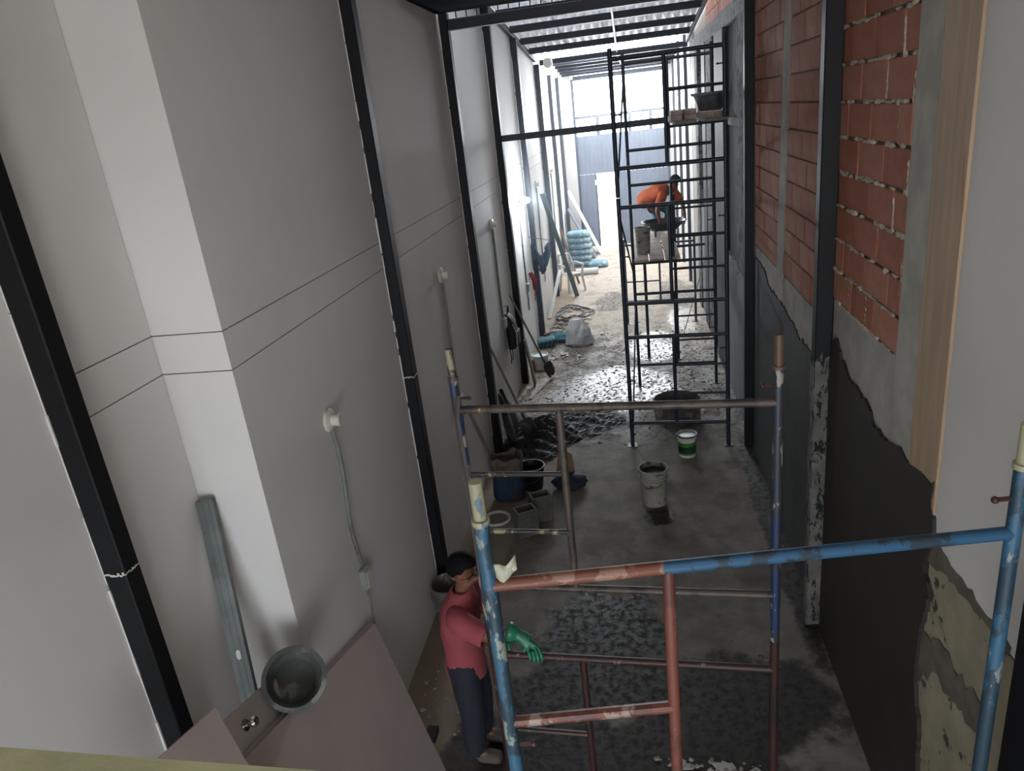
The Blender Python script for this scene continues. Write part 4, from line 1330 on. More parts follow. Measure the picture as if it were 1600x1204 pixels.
# green channel leaning
t = thing('steel_channel', 'long dark green steel channel leaning against the left wall', 'pole', (-1.45, 17.0, 0))
top, bot = Vector((-1.89, 15.95, 2.60)), Vector((-1.42, 17.2, 0.01))
M = frame_to(top, bot - top, (1, 0, 0.2))
L = (bot - top).length
GRN = mat('dark_green_paint', '#2c3f3f', 0.45, 0.2, 6)
g = G()
g.box(-0.05, 0.05, 0, 0.004, 0, L, M)
g.box(-0.05, -0.046, -0.05, 0, 0, L, M)
g.box(0.046, 0.05, -0.05, 0, 0, L, M)
build(g, 'profile', GRN, t)
t = thing('brown_pole', 'brown stick leaning behind the white chair', 'pole', (-1.45, 18.6, 0))
build(G().path([(-1.86, 19.0, 1.36), (-1.45, 18.5, 0.02)], 0.03, 8), 'shaft', mat('brown_stick', '#6b5448', 0.8, 0.2), t, smooth=True)

# stacked cement bags
BAG = mat('teal_bag', '#587f8e', 0.8, 0.18, 5, 0.3, speck='#aab8bb', sp=(0.56, 0.62), sps=4.5)
def lying_bag(x, y, z, rz, label, sx=0.34, sy=0.24, sz=0.085):
    t = thing('cement_bag', label, 'bag', (x, y, z), 'stacked blue cement bags')
    M = Matrix.Translation((x, y, z)) @ Rxyz(0, 0, rz)
    n1, n2 = 18, 9
    vs, fs = [], []
    for i in range(n2 + 1):
        th = math.pi * i / n2
        for k in range(n1):
            a = 2 * math.pi * k / n1
            p = 0.42
            cx_, sy_ = math.cos(a), math.sin(a)
            sth = math.sin(th) ** 0.45 if math.sin(th) > 0 else 0
            vs.append(M @ Vector((sx * sth * math.copysign(abs(cx_) ** p, cx_), sy * sth * math.copysign(abs(sy_) ** p, sy_), sz * (math.copysign(abs(math.cos(th)) ** 0.8, math.cos(th))) + sz + random.uniform(-0.003, 0.003))))
    for i in range(n2):
        for k in range(n1):
            k2 = (k + 1) % n1
            fs.append((i * n1 + k, (i + 1) * n1 + k, (i + 1) * n1 + k2, i * n1 + k2))
    build(G().add(vs, fs), 'sack', BAG, t, smooth=True)
    return t
names = ['lowest', 'second from bottom', 'third from bottom', 'fourth from bottom', 'fifth from bottom', 'topmost']
for k in range(6):
    lying_bag(-1.52 + random.uniform(-0.03, 0.03), 20.9, 0.165 * k, random.uniform(-4, 4), '%s blue cement bag of the stack by the far left wall' % names[k])
lying_bag(-1.05, 20.55, 0.0, 8, 'single blue cement bag lying in front of the stack', 0.30)
t = thing('white_roll', 'white tube roll lying on the floor in front of the cement bags', 'roll', (-1.35, 19.6, 0.085))
build(G().lathe([(0.03, 0), (0.085, 0), (0.085, 0.62), (0.03, 0.62)], frame_to(Vector((-1.62, 19.6, 0.086)), (1, 0.06, 0), (0, 0, 1)), 18), 'roll', mat('white_plastic', '#c9c9c6', 0.5, 0.04), t, smooth=True)

# boards leaning near the gate
for i, (yb, xb, xt, zt, th, m, lab) in enumerate(((22.35, -1.02, -1.88, 1.95, 0.02, mat('white_board', '#cfcfcc', 0.6, 0.03), 'white board leaning on the far left wall beside the gate'),
                                              (21.75, -1.15, -1.86, 1.50, 0.03, mat('grey_board', '#5a6068', 0.7, 0.1), 'grey board leaning on the far left wall behind the cement bags'))):
    t = thing('leaning_board', lab, 'board', (xb, yb, 0))
    P = [Vector((xb, yb - 0.02, 0.002)), Vector((xb + 0.02, yb + 0.55, 0.002)), Vector((xt + 0.02, yb + 0.55, zt)), Vector((xt, yb - 0.02, zt))]
    nn_ = (P[1] - P[0]).cross(P[3] - P[0]).normalized()
    if nn_.x > 0:
        nn_ = -nn_
    build(G().prism(P, nn_ * th), 'face', m, t)

# white plastic chair, scraps, cables
CH = mat('chair_plastic', '#b7b3ad', 0.45, 0.05)
t = thing('plastic_chair', 'broken white plastic chair lying by the left wall under the green channel', 'chair', (-1.55, 17.85, 0))
M = Matrix.Translation((-1.58, 17.85, 0.02)) @ Rxyz(0, 0, 35)
def cp(pts):
    return [M @ Vector(p) for p in pts]
g = G().prism(cp([(-0.20, -0.20, 0.42), (0.20, -0.20, 0.42), (0.18, 0.20, 0.40), (-0.18, 0.20, 0.40)]), (0, 0, 0.014))
build(g, 'seat', CH, t)
for (x, y) in ((-0.19, -0.19), (0.19, -0.19), (0.17, 0.19), (-0.17, 0.19)):
    build(G().path(cp([(x * 1.25, y * 1.25, -0.02), (x, y, 0.42)]), 0.03, 6), 'leg', CH, t, smooth=True)
for s in (-1, 1):
    build(G().path(cp([(s * 0.19, -0.2, 0.42), (s * 0.24, -0.2, 0.63), (s * 0.24, 0.16, 0.65), (s * 0.19, 0.24, 0.62)]), 0.03, 6), 'armrest', CH, t, smooth=True)
g = G()
for k in range(5):
    x = -0.15 + 0.075 * k
    g.path(cp([(x, 0.20, 0.42), (x, 0.26, 0.66), (x * 0.9, 0.30, 0.82)]), 0.013, 6)
build(g, 'backrest_slats', CH, t, smooth=True)
build(G().path(cp([(-0.19, 0.21, 0.44), (-0.19, 0.27, 0.68), (-0.14, 0.31, 0.86), (0.14, 0.31, 0.86), (0.19, 0.27, 0.68), (0.19, 0.21, 0.44)]), 0.03, 6), 'back_frame', CH, t, smooth=True)
t = thing('long_trowel', 'pale aluminium straightedge propped at the foot of the left wall', 'tool', (-1.85, 15.9, 0))
M = frame_to(Vector((-1.90, 15.3, 0.02)), (0.12, 1.6, 0.62), (1, 0, 0))
build(G().bev(-0.04, 0.04, -0.012, 0.012, 0, 1.9, 0.003, M), 'bar', mat('aluminium', '#a3a3a1', 0.35, 0.08, 5, 0, 0.6), t)

def squiggle(name, label, cx, cy, rx, ry, n, r, m, seed, cat='cable'):
    rn = random.Random(seed)
    pts = []
    a = 0
    for k in range(n):
        a += rn.uniform(0.35, 0.9)
        q = rn.uniform(0.35, 1.0)
        pts.append((cx + rx * q * math.cos(a), cy + ry * q * math.sin(a), r + rn.uniform(0, 0.05)))
    sm = []
    for i in range(len(pts) - 1):
        p0, p1, p2, p3 = [Vector(pts[max(0, min(len(pts) - 1, i + q))]) for q in (-1, 0, 1, 2)]
        for s in range(4):
            u = s / 4
            sm.append(0.5 * ((2 * p1) + (p2 - p0) * u + (2 * p0 - 5 * p1 + 4 * p2 - p3) * u * u + (3 * p1 - p0 - 3 * p2 + p3) * u ** 3))
    for q in sm:
        q.z = max(q.z, r)
    o = build(G().path(sm, r, 6), name, m, smooth=True)
    return tag(o, label, cat)
squiggle('cable_tangle', 'black cable tangle on the floor by the left wall', -1.40, 15.6, 0.50, 0.75, 46, 0.011, mat('black_cable', '#1d1c1d', 0.5), 3)
squiggle('cable_tangle', 'second looser dark cable loop nearer the teal scraps', -1.45, 14.6, 0.42, 0.55, 26, 0.010, mat('black_cable', '#1d1c1d', 0.5), 6)
squiggle('cable_tangle', 'orange brown cable on the floor among the cables', -1.55, 15.0, 0.33, 0.35, 14, 0.011, mat('orange_cord_plastic', '#8d5238', 0.6), 9)

t = thing('grey_sack', 'pale grey crumpled sack standing on the floor by the mud patch', 'bag', (-1.12, 13.35, 0))
g = G()
rn = random.Random(21)
vs, fs = [], []
n1 = 18
for i, (z, a, b) in enumerate(((0, 0.24, 0.17), (0.06, 0.27, 0.20), (0.2, 0.25, 0.19), (0.32, 0.22, 0.16), (0.42, 0.17, 0.12), (0.50, 0.12, 0.08))):
    for k in range(n1):
        an = 6.2832 * k / n1
        j = 1 + rn.uniform(-0.09, 0.09)
        vs.append((-1.12 - 0.10 * z + a * j * math.cos(an), 13.35 + b * j * math.sin(an), z + (rn.uniform(-0.02, 0.02) if z else 0)))
for i in range(5):
    for k in range(n1):
        k2 = (k + 1) % n1
        fs.append((i * n1 + k, i * n1 + k2, (i + 1) * n1 + k2, (i + 1) * n1 + k))
fs += [tuple(range(n1 - 1, -1, -1)), tuple(5 * n1 + k for k in range(n1))]
build(g.add(vs, fs), 'sack', mat('woven_sack', '#a19f9d', 0.85, 0.12, 6, 0.4), t)
t = thing('teal_sack', 'crumpled teal sack lying against the grey sack', 'bag', (-1.5, 13.6, 0))
build(G().blob((-1.52, 13.62, 0.09), 0.26, 0.16, 0.10, 14, 8, 0.14), 'sack', mat('teal_sack_cloth', '#2c5a66', 0.8, 0.25, 6, 0.3), t)
t = thing('teal_wrap', 'dark teal striped wrapping lying above the white pail', 'wrap', (-1.78, 13.35, 0))
M = Matrix.Translation((-1.76, 13.30, 0.10)) @ Rxyz(8, -6, 12)
build(G().bev(-0.17, 0.17, -0.10, 0.10, -0.09, 0.09, 0.03, M), 'bundle', mat('teal_dark', '#1f5660', 0.6, 0.2), t)
for k in range(4):
    build(G().prism([M @ Vector(p) for p in ((-0.15 + 0.08 * k, -0.102, -0.07), (-0.11 + 0.08 * k, -0.102, -0.07), (-0.07 + 0.08 * k, -0.102, 0.07), (-0.11 + 0.08 * k, -0.102, 0.07))], M.to_3x3() @ Vector((0, -0.003, 0))), 'stripe', mat('stripe_dark', '#0f1d22', 0.6), t)
t = thing('power_drill', 'dark hand grinder with brown body lying by the left wall', 'tool', (-1.72, 14.0, 0))
build(G().path([(-1.86, 13.85, 0.08), (-1.72, 13.95, 0.09), (-1.60, 14.02, 0.08)], [0.035, 0.045, 0.03], 10), 'body', mat('brown_plastic', '#5b4238', 0.5, 0.2), t, smooth=True)
build(G().lathe([(0.002, 0), (0.06, 0), (0.06, 0.012), (0.002, 0.012)], Matrix.Translation((-1.58, 14.03, 0.06)) @ Rxyz(20, 0, 0), 16), 'disc', STEEL, t)
build(G().path([(-1.80, 13.89, 0.085), (-1.82, 13.83, 0.02)], 0.02, 8), 'side_handle', mat('black_plastic', '#1d1d1f', 0.5, 0.2), t, smooth=True)
t = thing('orange_bottle', 'small orange bottle standing behind the leaning shovel', 'bottle', (-1.72, 11.85, 0))
build(G().lathe([(0.002, 0), (0.035, 0), (0.036, 0.14), (0.018, 0.18), (0.018, 0.2), (0.002, 0.2)], Matrix.Translation((-1.86, 12.0, 0)), 14), 'bottle', mat('orange_bottle_plastic', '#8d4a34', 0.5, 0.1), t, smooth=True)
build(G().lathe([(0.019, 0.196), (0.022, 0.198), (0.022, 0.225), (0.002, 0.225)], Matrix.Translation((-1.86, 12.0, 0)), 12), 'cap', mat('pail_white', '#c9c9c4', 0.5, 0.03), t, smooth=True)
for k, (x, y, s) in enumerate(((0.0, 13.85, 0.05), (-0.72, 13.9, 0.05), (-1.1, 12.6, 0.045), (-1.4, 12.75, 0.06))):
    M = Matrix.Translation((x, y, s * 0.35))
    o = build(G().blob((x, y, s * 0.45), s, s * 0.8, s * 0.5, 8, 6, 0.25), 'paper_scrap', mat('scrap_white', '#c4c1bb', 0.8), loc=(x, y, 0))
    tag(o, ['white scrap on the floor seen between the tower legs', 'white scrap on the mud patch right of the grey sack', 'pale scrap on the dry floor in front of the grey sack', 'pale scrap beside the white pail'][k], 'scrap')
g = G()
rn = random.Random(31)
for k in range(120):
    x, y = rn.uniform(-1.85, -1.0), rn.triangular(11.9, 16.2, 13.6)
    if math.hypot(x + 1.12, y - 13.35) < 0.36 or math.hypot(x + 1.74, y - 12.1) < 0.25 or math.hypot(x + 1.55, y - 13.5) < 0.45:
        continue
    L = rn.uniform(0.02, 0.10)
    M = Matrix.Translation((x, y, 0.006)) @ Rxyz(rn.uniform(-6, 6), rn.uniform(-6, 6), rn.uniform(0, 180))
    g.box(-L, L, -rn.uniform(0.006, 0.02), rn.uniform(0.006, 0.02), 0, rn.uniform(0.004, 0.016), M)
tag(build(g, 'offcut_litter', mat('litter', '#8a7868', 0.9, 0.4, 3, 0.1, speck='#d0ccc4', sp=(0.5, 0.52), sps=3)), 'small offcuts and scraps littering the floor along the left wall', 'litter', kind='stuff')
t = thing('weed_plant', 'small yellow green weed growing at the foot of the right wall', 'plant', (1.0, 13.9, 0))
rn = random.Random(2)
for k in range(9):
    a = rn.uniform(0, 6.28)
    r = rn.uniform(0.04, 0.13)
    c = Vector((0.80 + r * math.cos(a), 13.9 + r * math.sin(a), rn.uniform(0.02, 0.08)))
    M = Matrix.Translation(c) @ Rxyz(rn.uniform(-40, 40), rn.uniform(-40, 40), math.degrees(a))
    build(G().prism([M @ Vector(p) for p in ((0, 0, 0), (0.03, 0.018, 0.006), (0.07, 0, 0), (0.03, -0.018, 0.006))], (0, 0, 0.002)), 'leaf', mat('weed_leaf', '#7d9440', 0.6, 0.2), t)
t = thing('thin_rod', 'thin rod leaning at the grey wall panel behind the tower', 'pole', (0.95, 13.6, 0))
build(G().path([(0.82, 13.55, 0.0), (1.33, 14.6, 1.15)], 0.008, 6), 'rod', HAND, t, smooth=True)

# ------------------------------------------------------------------ people
def skin(name, nodes, edges, root, m, parent, sub=2, smooth=True):
    """nodes: dict name -> (pos, radius or (rx, ry)); grows one continuous tapering surface"""
    keys = list(nodes)
    idx = {k: i for i, k in enumerate(keys)}
    base = root_loc(parent)
    me = bpy.data.meshes.new(name)
    me.from_pydata([tuple(Vector(nodes[k][0]) - base) for k in keys], [(idx[a], idx[b]) for a, b in edges], [])
    o = bpy.data.objects.new(name, me)
    COL.objects.link(o)
    sk = o.modifiers.new('skin', 'SKIN')
    sk.use_smooth_shade = True
    sk.branch_smoothing = 0.4
    if me.skin_vertices:
        lay = me.skin_vertices[0].data
    for k in keys:
        r = nodes[k][1]
        lay[idx[k]].radius = r if isinstance(r, tuple) else (r, r)
        lay[idx[k]].use_root = (k == root)
    sb = o.modifiers.new('sub', 'SUBSURF')
    sb.levels = sub
    sb.render_levels = sub
    bpy.context.view_layer.update()
    ev = o.evaluated_get(bpy.context.evaluated_depsgraph_get())
    nm = bpy.data.meshes.new_from_object(ev)
    bpy.data.objects.remove(o, do_unlink=True)
    nm.materials.clear()
    nm.materials.append(m)
    for p in nm.polygons:
        p.use_smooth = True
    q = bpy.data.objects.new(name, nm)
    COL.objects.link(q)
    q.parent = parent
    return q

def chain(*ks):
    return [(ks[i], ks[i + 1]) for i in range(len(ks) - 1)]

def fingers(nodes, edges, palm_key, palm, across, fwd, curl, r=0.0088, L=0.085, spread=0.020, thumb_side=1):
    """four unequal bent fingers and a thumb growing out of the palm"""
    palm, ac, fw, cu = Vector(palm), Vector(across).normalized(), Vector(fwd).normalized(), Vector(curl).normalized()
    for i, (off, l) in enumerate(((-1.5, 0.80), (-0.5, 0.97), (0.5, 1.0), (1.5, 0.88))):
        b = palm + ac * off * spread * thumb_side * -1 + fw * 0.035
        p1 = b + fw * (0.42 * L * l) + cu * 0.010
        p2 = p1 + (fw * 0.45 + cu * 0.85).normalized() * (0.34 * L * l)
        p3 = p2 + (cu * 0.95 - fw * 0.3).normalized() * (0.28 * L * l)
        ks = []
        for j, (p, rr) in enumerate(((b, r * 1.15), (p1, r * 1.05), (p2, r), (p3, r * 0.8))):
            k = 'f%s%d%d' % (palm_key, i, j)
            nodes[k] = (p, rr)
            ks.append(k)
        edges += [(palm_key, ks[0])] + chain(*ks)
    t0 = palm + ac * thumb_side * 0.032 - fw * 0.01
    t1 = t0 + (ac * thumb_side * 0.6 + fw * 0.6 + cu * 0.5).normalized() * 0.035
    t2 = t1 + (fw * 0.5 + cu * 0.9).normalized() * 0.03
    ks = []
    for j, (p, rr) in enumerate(((t0, r * 1.3), (t1, r * 1.15), (t2, r * 0.9))):
        k = 't%s%d' % (palm_key, j)
        nodes[k] = (p, rr)
        ks.append(k)
    edges += [(palm_key, ks[0])] + chain(*ks)

def head_nodes(nodes, edges, neck_key, neck, up, face, side):
    neck, up, face, side = Vector(neck), Vector(up).normalized(), Vector(face).normalized(), Vector(side).normalized()
    H = {}
    H['jaw'] = (neck + up * 0.075 + face * 0.030, (0.060, 0.066))
    H['skull'] = (neck + up * 0.145 + face * 0.012, (0.074, 0.088))
    H['crown'] = (neck + up * 0.205 + face * 0.0, (0.060, 0.072))
    H['nose'] = (neck + up * 0.110 + face * 0.118, 0.011)
    H['ear_a'] = (neck + up * 0.115 + side * 0.088, (0.010, 0.022))
    H['ear_b'] = (neck + up * 0.115 - side * 0.088, (0.010, 0.022))
    nodes.update(H)
    edges += [(neck_key, 'jaw'), ('jaw', 'skull'), ('skull', 'crown'), ('jaw', 'nose'), ('skull', 'ear_a'), ('skull', 'ear_b')]

def face_parts(parent, neck, up, face, side, hairm):
    neck, up, face, side = Vector(neck), Vector(up).normalized(), Vector(face).normalized(), Vector(side).normalized()
    c = neck + up * 0.155
    for s in (-1, 1):
        build(G().blob(c + face * 0.093 + side * s * 0.031 - up * 0.008, 0.010, 0.010, 0.007, 8, 6), 'eye', mat('eye_dark', '#1a1512', 0.2), parent, smooth=True)
    build(G().blob(neck + up * 0.075 + face * 0.096, 0.012, 0.020, 0.006, 8, 5), 'mouth', mat('lips', '#6d3a33', 0.5), parent, smooth=True)
    M = Matrix((side, face, up)).transposed()
    g = G()
    vs, fs = [], []
    nu, nv = 24, 9
    rn = random.Random(5)
    for i in range(nv + 1):
        for k in range(nu):
            a = 2 * math.pi * k / nu
            front = math.sin(a)
            lim = 1.22 if front > 0.35 else (1.9 if front < -0.2 else 1.6)
            th = lim * i / nv
            q = 1 + rn.uniform(-0.012, 0.012)
            p = Vector((0.080 * math.sin(th) * math.cos(a), 0.098 * math.sin(th) * math.sin(a), 0.100 * math.cos(th))) * q
            vs.append(c + face * -0.002 + up * 0.012 + M @ p)
    for i in range(nv):
        for k in range(nu):
            k2 = (k + 1) % nu
            fs.append((i * nu + k, (i + 1) * nu + k, (i + 1) * nu + k2, i * nu + k2))
    o = build(g.add(vs, fs), 'hair', hairm, parent, smooth=True)
    md = o.modifiers.new('thick', 'SOLIDIFY')
    md.thickness = 0.008
    return o

def garment(name, rings, tubes, m, parent, seed=1, n=22, wr=0.006):
    """cloth shell: elliptical rings (centre, side half axis, front half axis) plus sleeves"""
    rn = random.Random(seed)
    # refine along the body
    R = []
    for i in range(len(rings) - 1):
        for q in range(3):
            f = q / 3
            R.append(tuple(Vector(a).lerp(Vector(b), f) for a, b in zip(rings[i], rings[i + 1])))
    R.append(tuple(Vector(a) for a in rings[-1]))
    ph = [rn.uniform(0, 6.28) for _ in range(4)]
    vs, fs = [], []
    for i, (c, s, f) in enumerate(R):
        for k in range(n):
            a = 2 * math.pi * k / n
            w = 1 + (wr / 0.13) * (math.sin(4 * a + 0.9 * i + ph[0]) * 0.6 + math.sin(7 * a - 1.3 * i + ph[1]) * 0.5)
            vs.append(c + (s * math.cos(a) + f * math.sin(a)) * w)
    for i in range(len(R) - 1):
        for k in range(n):
            k2 = (k + 1) % n
            fs.append((i * n + k, i * n + k2, (i + 1) * n + k2, (i + 1) * n + k))
    g = G().add(vs, fs)
    for pts, rr in tubes:
        P = [Vector(p) for p in pts]
        pp, r2 = [], []
        for i in range(len(P) - 1):
            for q in range(4):
                f = q / 4
                pp.append(P[i].lerp(P[i + 1], f))
                r2.append((rr[i] + (rr[i + 1] - rr[i]) * f) * (1 + rn.uniform(-0.04, 0.04)))
        pp.append(P[-1])
        r2.append(rr[-1])
        g.path(pp, r2, 14, cap=False)
    o = build(g, name, m, parent, smooth=True)
    md = o.modifiers.new('thick', 'SOLIDIFY')
    md.thickness = 0.005
    return o

HAIR = mat('black_hair', '#0a0808', 0.75, 0.4, 40, 0.8, stretch=(1, 1, 4), spec=0.15)
SKINM = mat('brown_skin', '#6d4532', 0.55, 0.06, 6, 0.05)

# worker in red, standing at the rust red frame, facing right
t = thing('person', 'worker in red t-shirt and green gloves standing at the front scaffold, facing right', 'person', (-1.27, 3.86, 0))
N, Ed = {}, []
N['pelvis'] = ((-1.27, 3.86, 0.84), (0.11, 0.10))
N['waist'] = ((-1.275, 3.86, 0.98), (0.10, 0.09))
N['chest'] = ((-1.27, 3.86, 1.16), (0.115, 0.095))
N['upper'] = ((-1.25, 3.86, 1.25), (0.08, 0.075))
N['neck'] = ((-1.225, 3.86, 1.38), 0.052)
Ed += chain('pelvis', 'waist', 'chest', 'upper', 'neck')
N.update({'sr': ((-1.24, 3.70, 1.27), 0.05), 'er': ((-1.04, 3.59, 1.225), 0.050), 'wr': ((-0.85, 3.60, 1.25), 0.033),
          'sl': ((-1.24, 4.02, 1.27), 0.05), 'el': ((-1.13, 4.06, 1.06), 0.045), 'wl': ((-1.00, 3.80, 1.10), 0.031)})
Ed += chain('upper', 'sr', 'er', 'wr') + chain('upper', 'sl', 'el', 'wl')
for s, y, kx in (('r', 3.77, 0.0), ('l', 3.95, 0.02)):
    N.update({'h' + s: ((-1.27, y, 0.80), 0.082), 'k' + s: ((-1.255 + kx, y, 0.46), 0.065), 'a' + s: ((-1.285 + kx, y, 0.10), 0.042),
              't' + s: ((-1.15 + kx, y - 0.01, 0.035), (0.032, 0.030))})
    Ed += chain('pelvis', 'h' + s, 'k' + s, 'a' + s, 't' + s)
head_nodes(N, Ed, 'neck', N['neck'][0], (0.16, 0, 1), (1, -0.15, -0.12), (0.15, 1, 0))
skin('body', N, Ed, 'pelvis', SKINM, t)
face_parts(t, N['neck'][0], (0.16, 0, 1), (1, -0.15, -0.12), (0.15, 1, 0), HAIR)
RED = mat('faded_red_cotton', '#8f4049', 0.9, 0.14, 4, 0.3)
rg = []
for z, x, sy, fx in ((0.72, -1.275, 0.168, 0.140), (0.80, -1.275, 0.165, 0.137), (0.95, -1.275, 0.158, 0.130), (1.10, -1.27, 0.166, 0.132), (1.20, -1.262, 0.178, 0.130),
                     (1.275, -1.25, 0.178, 0.115), (1.325, -1.24, 0.150, 0.092), (1.36, -1.232, 0.105, 0.074), (1.385, -1.226, 0.070, 0.062)):
    rg.append(((x, 3.86, z), (0, sy, 0), (fx, 0, 0)))
garment('t_shirt', rg, [([(-1.25, 3.745, 1.275), (-1.215, 3.665, 1.265), (-1.03, 3.59, 1.21)], [0.070, 0.082, 0.072]),
                        ([(-1.25, 3.975, 1.275), (-1.235, 4.055, 1.25), (-1.16, 4.07, 1.08)], [0.070, 0.082, 0.070])], RED, t, 4)
JEAN = mat('dark_jeans', '#171c28', 0.85, 0.2, 6, 0.25)
C, Ce = {}, []
C['w'] = ((-1.275, 3.86, 0.96), (0.150, 0.135))
C['p'] = ((-1.27, 3.86, 0.82), (0.155, 0.145))
for s, y, kx in (('r', 3.765, 0.0), ('l', 3.955, 0.02)):
    C.update({'h' + s: ((-1.27, y, 0.74), 0.118), 'k' + s: ((-1.255 + kx, y, 0.46), 0.092), 'a' + s: ((-1.28 + kx, y, 0.065), 0.082)})
    Ce += chain('p', 'h' + s, 'k' + s, 'a' + s)
Ce += [('w', 'p')]
skin('trousers', C, Ce, 'p', JEAN, t)
for y, kx in ((3.77, 0.0), (3.95, 0.02)):
    C = {'heel': ((-1.31 + kx, y, 0.048), (0.055, 0.052)), 'mid': ((-1.21 + kx, y, 0.046), (0.058, 0.050)), 'toe': ((-1.09 + kx, y - 0.01, 0.040), (0.052, 0.042)), 'ank': ((-1.285 + kx, y, 0.12), 0.050)}
    skin('shoe', C, chain('heel', 'mid', 'toe') + [('heel', 'ank')], 'heel', mat('shoe_grey', '#4b443f', 0.8, 0.2), t)
GLV = mat('green_rubber_glove', '#1f6b4c', 0.4, 0.15, 6, 0.1)
C, Ce = {}, []
C['cuff'] = ((-0.91, 3.60, 1.255), 0.074)
C['cuff2'] = ((-0.86, 3.60, 1.245), 0.062)
C['wrist'] = ((-0.80, 3.595, 1.225), 0.046)
C['palm'] = ((-0.745, 3.575, 1.175), (0.050, 0.038))
Ce += chain('cuff', 'cuff2', 'wrist', 'palm')
fingers(C, Ce, 'palm', C['palm'][0], (0.90, 0.1, 0.0), (0.30, -0.80, -0.25), (0.0, 0.25, -1.0), r=0.0125, L=0.095, spread=0.023, thumb_side=-1)
skin('glove', C, Ce, 'wrist', GLV, t)
C, Ce = {}, []
C['cuff'] = ((-1.05, 3.90, 1.085), 0.054)
C['wrist'] = ((-0.985, 3.75, 1.115), 0.038)
C['palm'] = ((-0.935, 3.645, 1.165), (0.040, 0.030))
Ce += chain('cuff', 'wrist', 'palm')
fingers(C, Ce, 'palm', C['palm'][0], (0.95, 0.25, 0.0), (0.15, -0.9, 0.0), (0.0, -0.15, -1.0), r=0.0105, L=0.10, spread=0.021, thumb_side=1)
skin('glove', C, Ce, 'wrist', GLV, t)

# worker in orange bending over a barrow tray on the work platform
ZP = 2.021
t = thing('person', 'worker in orange shirt bending over a tray on the scaffold platform', 'person', (0.34, 13.1, ZP))
N, Ed = {}, []
N['pelvis'] = ((0.24, 13.15, ZP + 0.60), (0.13, 0.12))
N['waist'] = ((0.34, 13.08, ZP + 0.68), (0.12, 0.11))
N['chest'] = ((0.48, 13.0, ZP + 0.73), (0.135, 0.12))
N['upper'] = ((0.57, 12.95, ZP + 0.75), (0.12, 0.10))
N['neck'] = ((0.63, 12.90, ZP + 0.765), 0.052)
Ed += chain('pelvis', 'waist', 'chest', 'upper', 'neck')
N.update({'sr': ((0.52, 12.80, ZP + 0.68), 0.06), 'er': ((0.40, 12.72, ZP + 0.45), 0.044), 'wr': ((0.44, 12.73, ZP + 0.28), 0.03), 'pr': ((0.45, 12.73, ZP + 0.235), (0.034, 0.026)),
          'sl': ((0.70, 13.06, ZP + 0.70), 0.06), 'el': ((0.84, 13.0, ZP + 0.50), 0.044), 'wl': ((0.87, 12.95, ZP + 0.28), 0.03), 'pl': ((0.87, 12.94, ZP + 0.235), (0.034, 0.026))})
Ed += chain('upper', 'sr', 'er', 'wr', 'pr') + chain('upper', 'sl', 'el', 'wl', 'pl')
fingers(N, Ed, 'pr', N['pr'][0], (1, 0, 0), (0.15, -0.1, -1), (-0.3, 0.6, -0.3), r=0.009)
fingers(N, Ed, 'pl', N['pl'][0], (0, 1, 0), (0.05, -0.1, -1), (-0.7, 0, -0.3), r=0.009)
for s, x, y in (('r', 0.36, 13.25), ('l', 0.58, 13.32)):
    N.update({'h' + s: ((0.27 + (x - 0.36) * 0.5, y - 0.08, ZP + 0.57), 0.095), 'k' + s: ((x + 0.06, y - 0.02, ZP + 0.33), 0.064), 'a' + s: ((x, y + 0.06, ZP + 0.09), 0.042), 't' + s: ((x + 0.10, y - 0.0, ZP + 0.034), (0.032, 0.03))})
    Ed += chain('pelvis', 'h' + s, 'k' + s, 'a' + s, 't' + s)
hu, hf, hs = (0.45, -0.25, 0.62), (0.62, -0.45, -0.62), (0.45, 0.88, 0)
head_nodes(N, Ed, 'neck', N['neck'][0], hu, hf, hs)
skin('body', N, Ed, 'pelvis', SKINM, t)
hr = face_parts(t, N['neck'][0], hu, hf, hs, HAIR)
ORG = mat('orange_cotton', '#b5522c', 0.85, 0.14, 4, 0.3)
ax = [(0.17, 13.19, ZP + 0.56, 0.158, 0.135), (0.25, 13.14, ZP + 0.63, 0.16, 0.135), (0.36, 13.07, ZP + 0.685, 0.16, 0.135), (0.46, 13.01, ZP + 0.725, 0.172, 0.135), (0.54, 12.96, ZP + 0.745, 0.178, 0.12),
      (0.595, 12.925, ZP + 0.757, 0.14, 0.095), (0.625, 12.905, ZP + 0.764, 0.085, 0.068)]
rg = []
sd = Vector((0.52, 0.854, 0))
for x, y, z, a_, b_ in ax:
    nv = Vector((-0.30, 0.18, 0.93)).normalized()
    rg.append(((x, y, z), sd * a_, nv * b_))
garment('shirt', rg, [([(0.50, 12.85, ZP + 0.70), (0.50, 12.79, ZP + 0.66), (0.42, 12.73, ZP + 0.50)], [0.075, 0.082, 0.070]),
                      ([(0.62, 13.03, ZP + 0.71), (0.70, 13.07, ZP + 0.69), (0.81, 13.02, ZP + 0.53)], [0.075, 0.082, 0.070])], ORG, t, 6)
C, Ce = {}, []
LJ = mat('pale_jeans', '#4f6f80', 0.85, 0.15, 6, 0.25)
C['w'] = ((0.27, 13.13, ZP + 0.63), (0.145, 0.135))
C['p'] = ((0.21, 13.17, ZP + 0.56), (0.165, 0.155))
for s, x, y in (('r', 0.36, 13.25), ('l', 0.58, 13.32)):
    C.update({'h' + s: ((0.27 + (x - 0.36) * 0.5, y - 0.08, ZP + 0.54), 0.108), 'k' + s: ((x + 0.06, y - 0.02, ZP + 0.33), 0.082), 'a' + s: ((x, y + 0.06, ZP + 0.12), 0.066)})
    Ce += chain('p', 'h' + s, 'k' + s, 'a' + s)
Ce += [('w', 'p')]
skin('trousers', C, Ce, 'p', LJ, t)
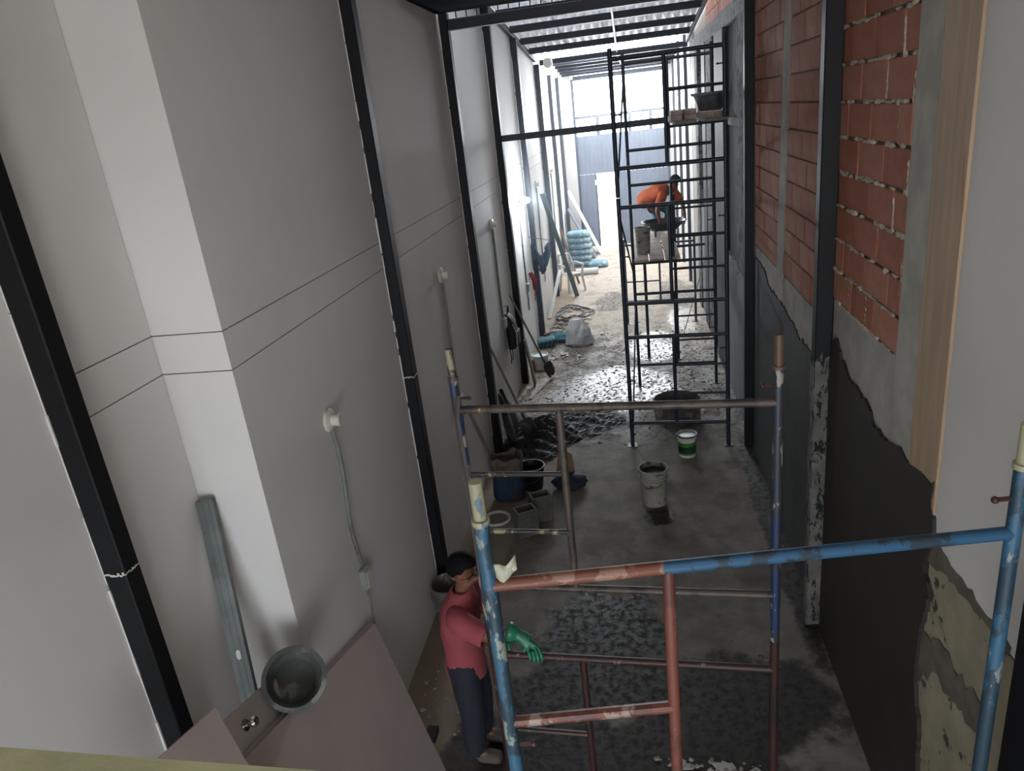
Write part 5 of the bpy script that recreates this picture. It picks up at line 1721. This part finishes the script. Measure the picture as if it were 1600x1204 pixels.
for x, y in ((0.36, 13.25), (0.58, 13.32)):
    C = {'heel': ((x - 0.02, y + 0.07, ZP + 0.048), (0.045, 0.046)), 'mid': ((x + 0.06, y + 0.02, ZP + 0.046), (0.046, 0.044)), 'toe': ((x + 0.15, y - 0.02, ZP + 0.036), (0.04, 0.033)), 'ank': ((x, y + 0.06, ZP + 0.12), 0.05)}
    skin('boot', C, chain('heel', 'mid', 'toe') + [('heel', 'ank')], 'heel', mat('boot_dark', '#231f1e', 0.7, 0.2), t)

# tray of a wheelbarrow set on short legs on the platform
t = thing('barrow_tray', 'dark steel mortar tray on legs in front of the bending worker', 'tray', (0.5, 12.78, ZP))
def ringp(z, a, b, cy=12.82, cx=0.51):
    out = []
    for k in range(20):
        an = 6.28319 * k / 20
        ca, sa = math.cos(an), math.sin(an)
        out.append((cx + a * math.copysign(abs(ca) ** 0.6, ca), cy + b * math.copysign(abs(sa) ** 0.6, sa), ZP + z))
    return out
rs = [ringp(0.10, 0.20, 0.14), ringp(0.24, 0.36, 0.26), ringp(0.25, 0.385, 0.285), ringp(0.258, 0.38, 0.28), ringp(0.252, 0.35, 0.25), ringp(0.112, 0.19, 0.13)]
vs = [p for r in rs for p in r]
fs = [tuple(range(19, -1, -1))]
for i in range(len(rs) - 1):
    for k in range(20):
        k2 = (k + 1) % 20
        fs.append((i * 20 + k, i * 20 + k2, (i + 1) * 20 + k2, (i + 1) * 20 + k))
fs.append(tuple(100 + k for k in range(20)))
TR = mat('tray_steel', '#3d4046', 0.5, 0.25, 6, 0.15, 0.4)
build(G().add(vs, fs), 'pan', TR, t, smooth=True)
for x, y in ((0.36, 12.72), (0.66, 12.72), (0.36, 12.92), (0.66, 12.92)):
    build(G().path([(x, y, ZP + 0.0015), (x, y, ZP + 0.12)], 0.014, 8), 'leg', TR, t, smooth=True)

# ------------------------------------------------------------------ added scatter volume standing in for lens veiling glare
hz = NT('glare_veil')
hz.t.nodes.remove(hz.b)
vs_ = hz.n('ShaderNodeVolumeScatter')
vs_.inputs['Color'].default_value = (0.80, 0.88, 1.0, 1)
vs_.inputs['Density'].default_value = 0.013
vs_.inputs['Anisotropy'].default_value = 0.45
hz.t.links.new(vs_.outputs[0], hz.t.nodes['Material Output'].inputs['Volume'])
o = build(G().box(-1.74, 1.19, 11.5, 23.35, 0.01, 4.95), 'glare_veil', hz.m)
tag(o, 'thin bluish scatter volume standing in for lens glare in the far half of the hall', 'haze', kind='stuff')
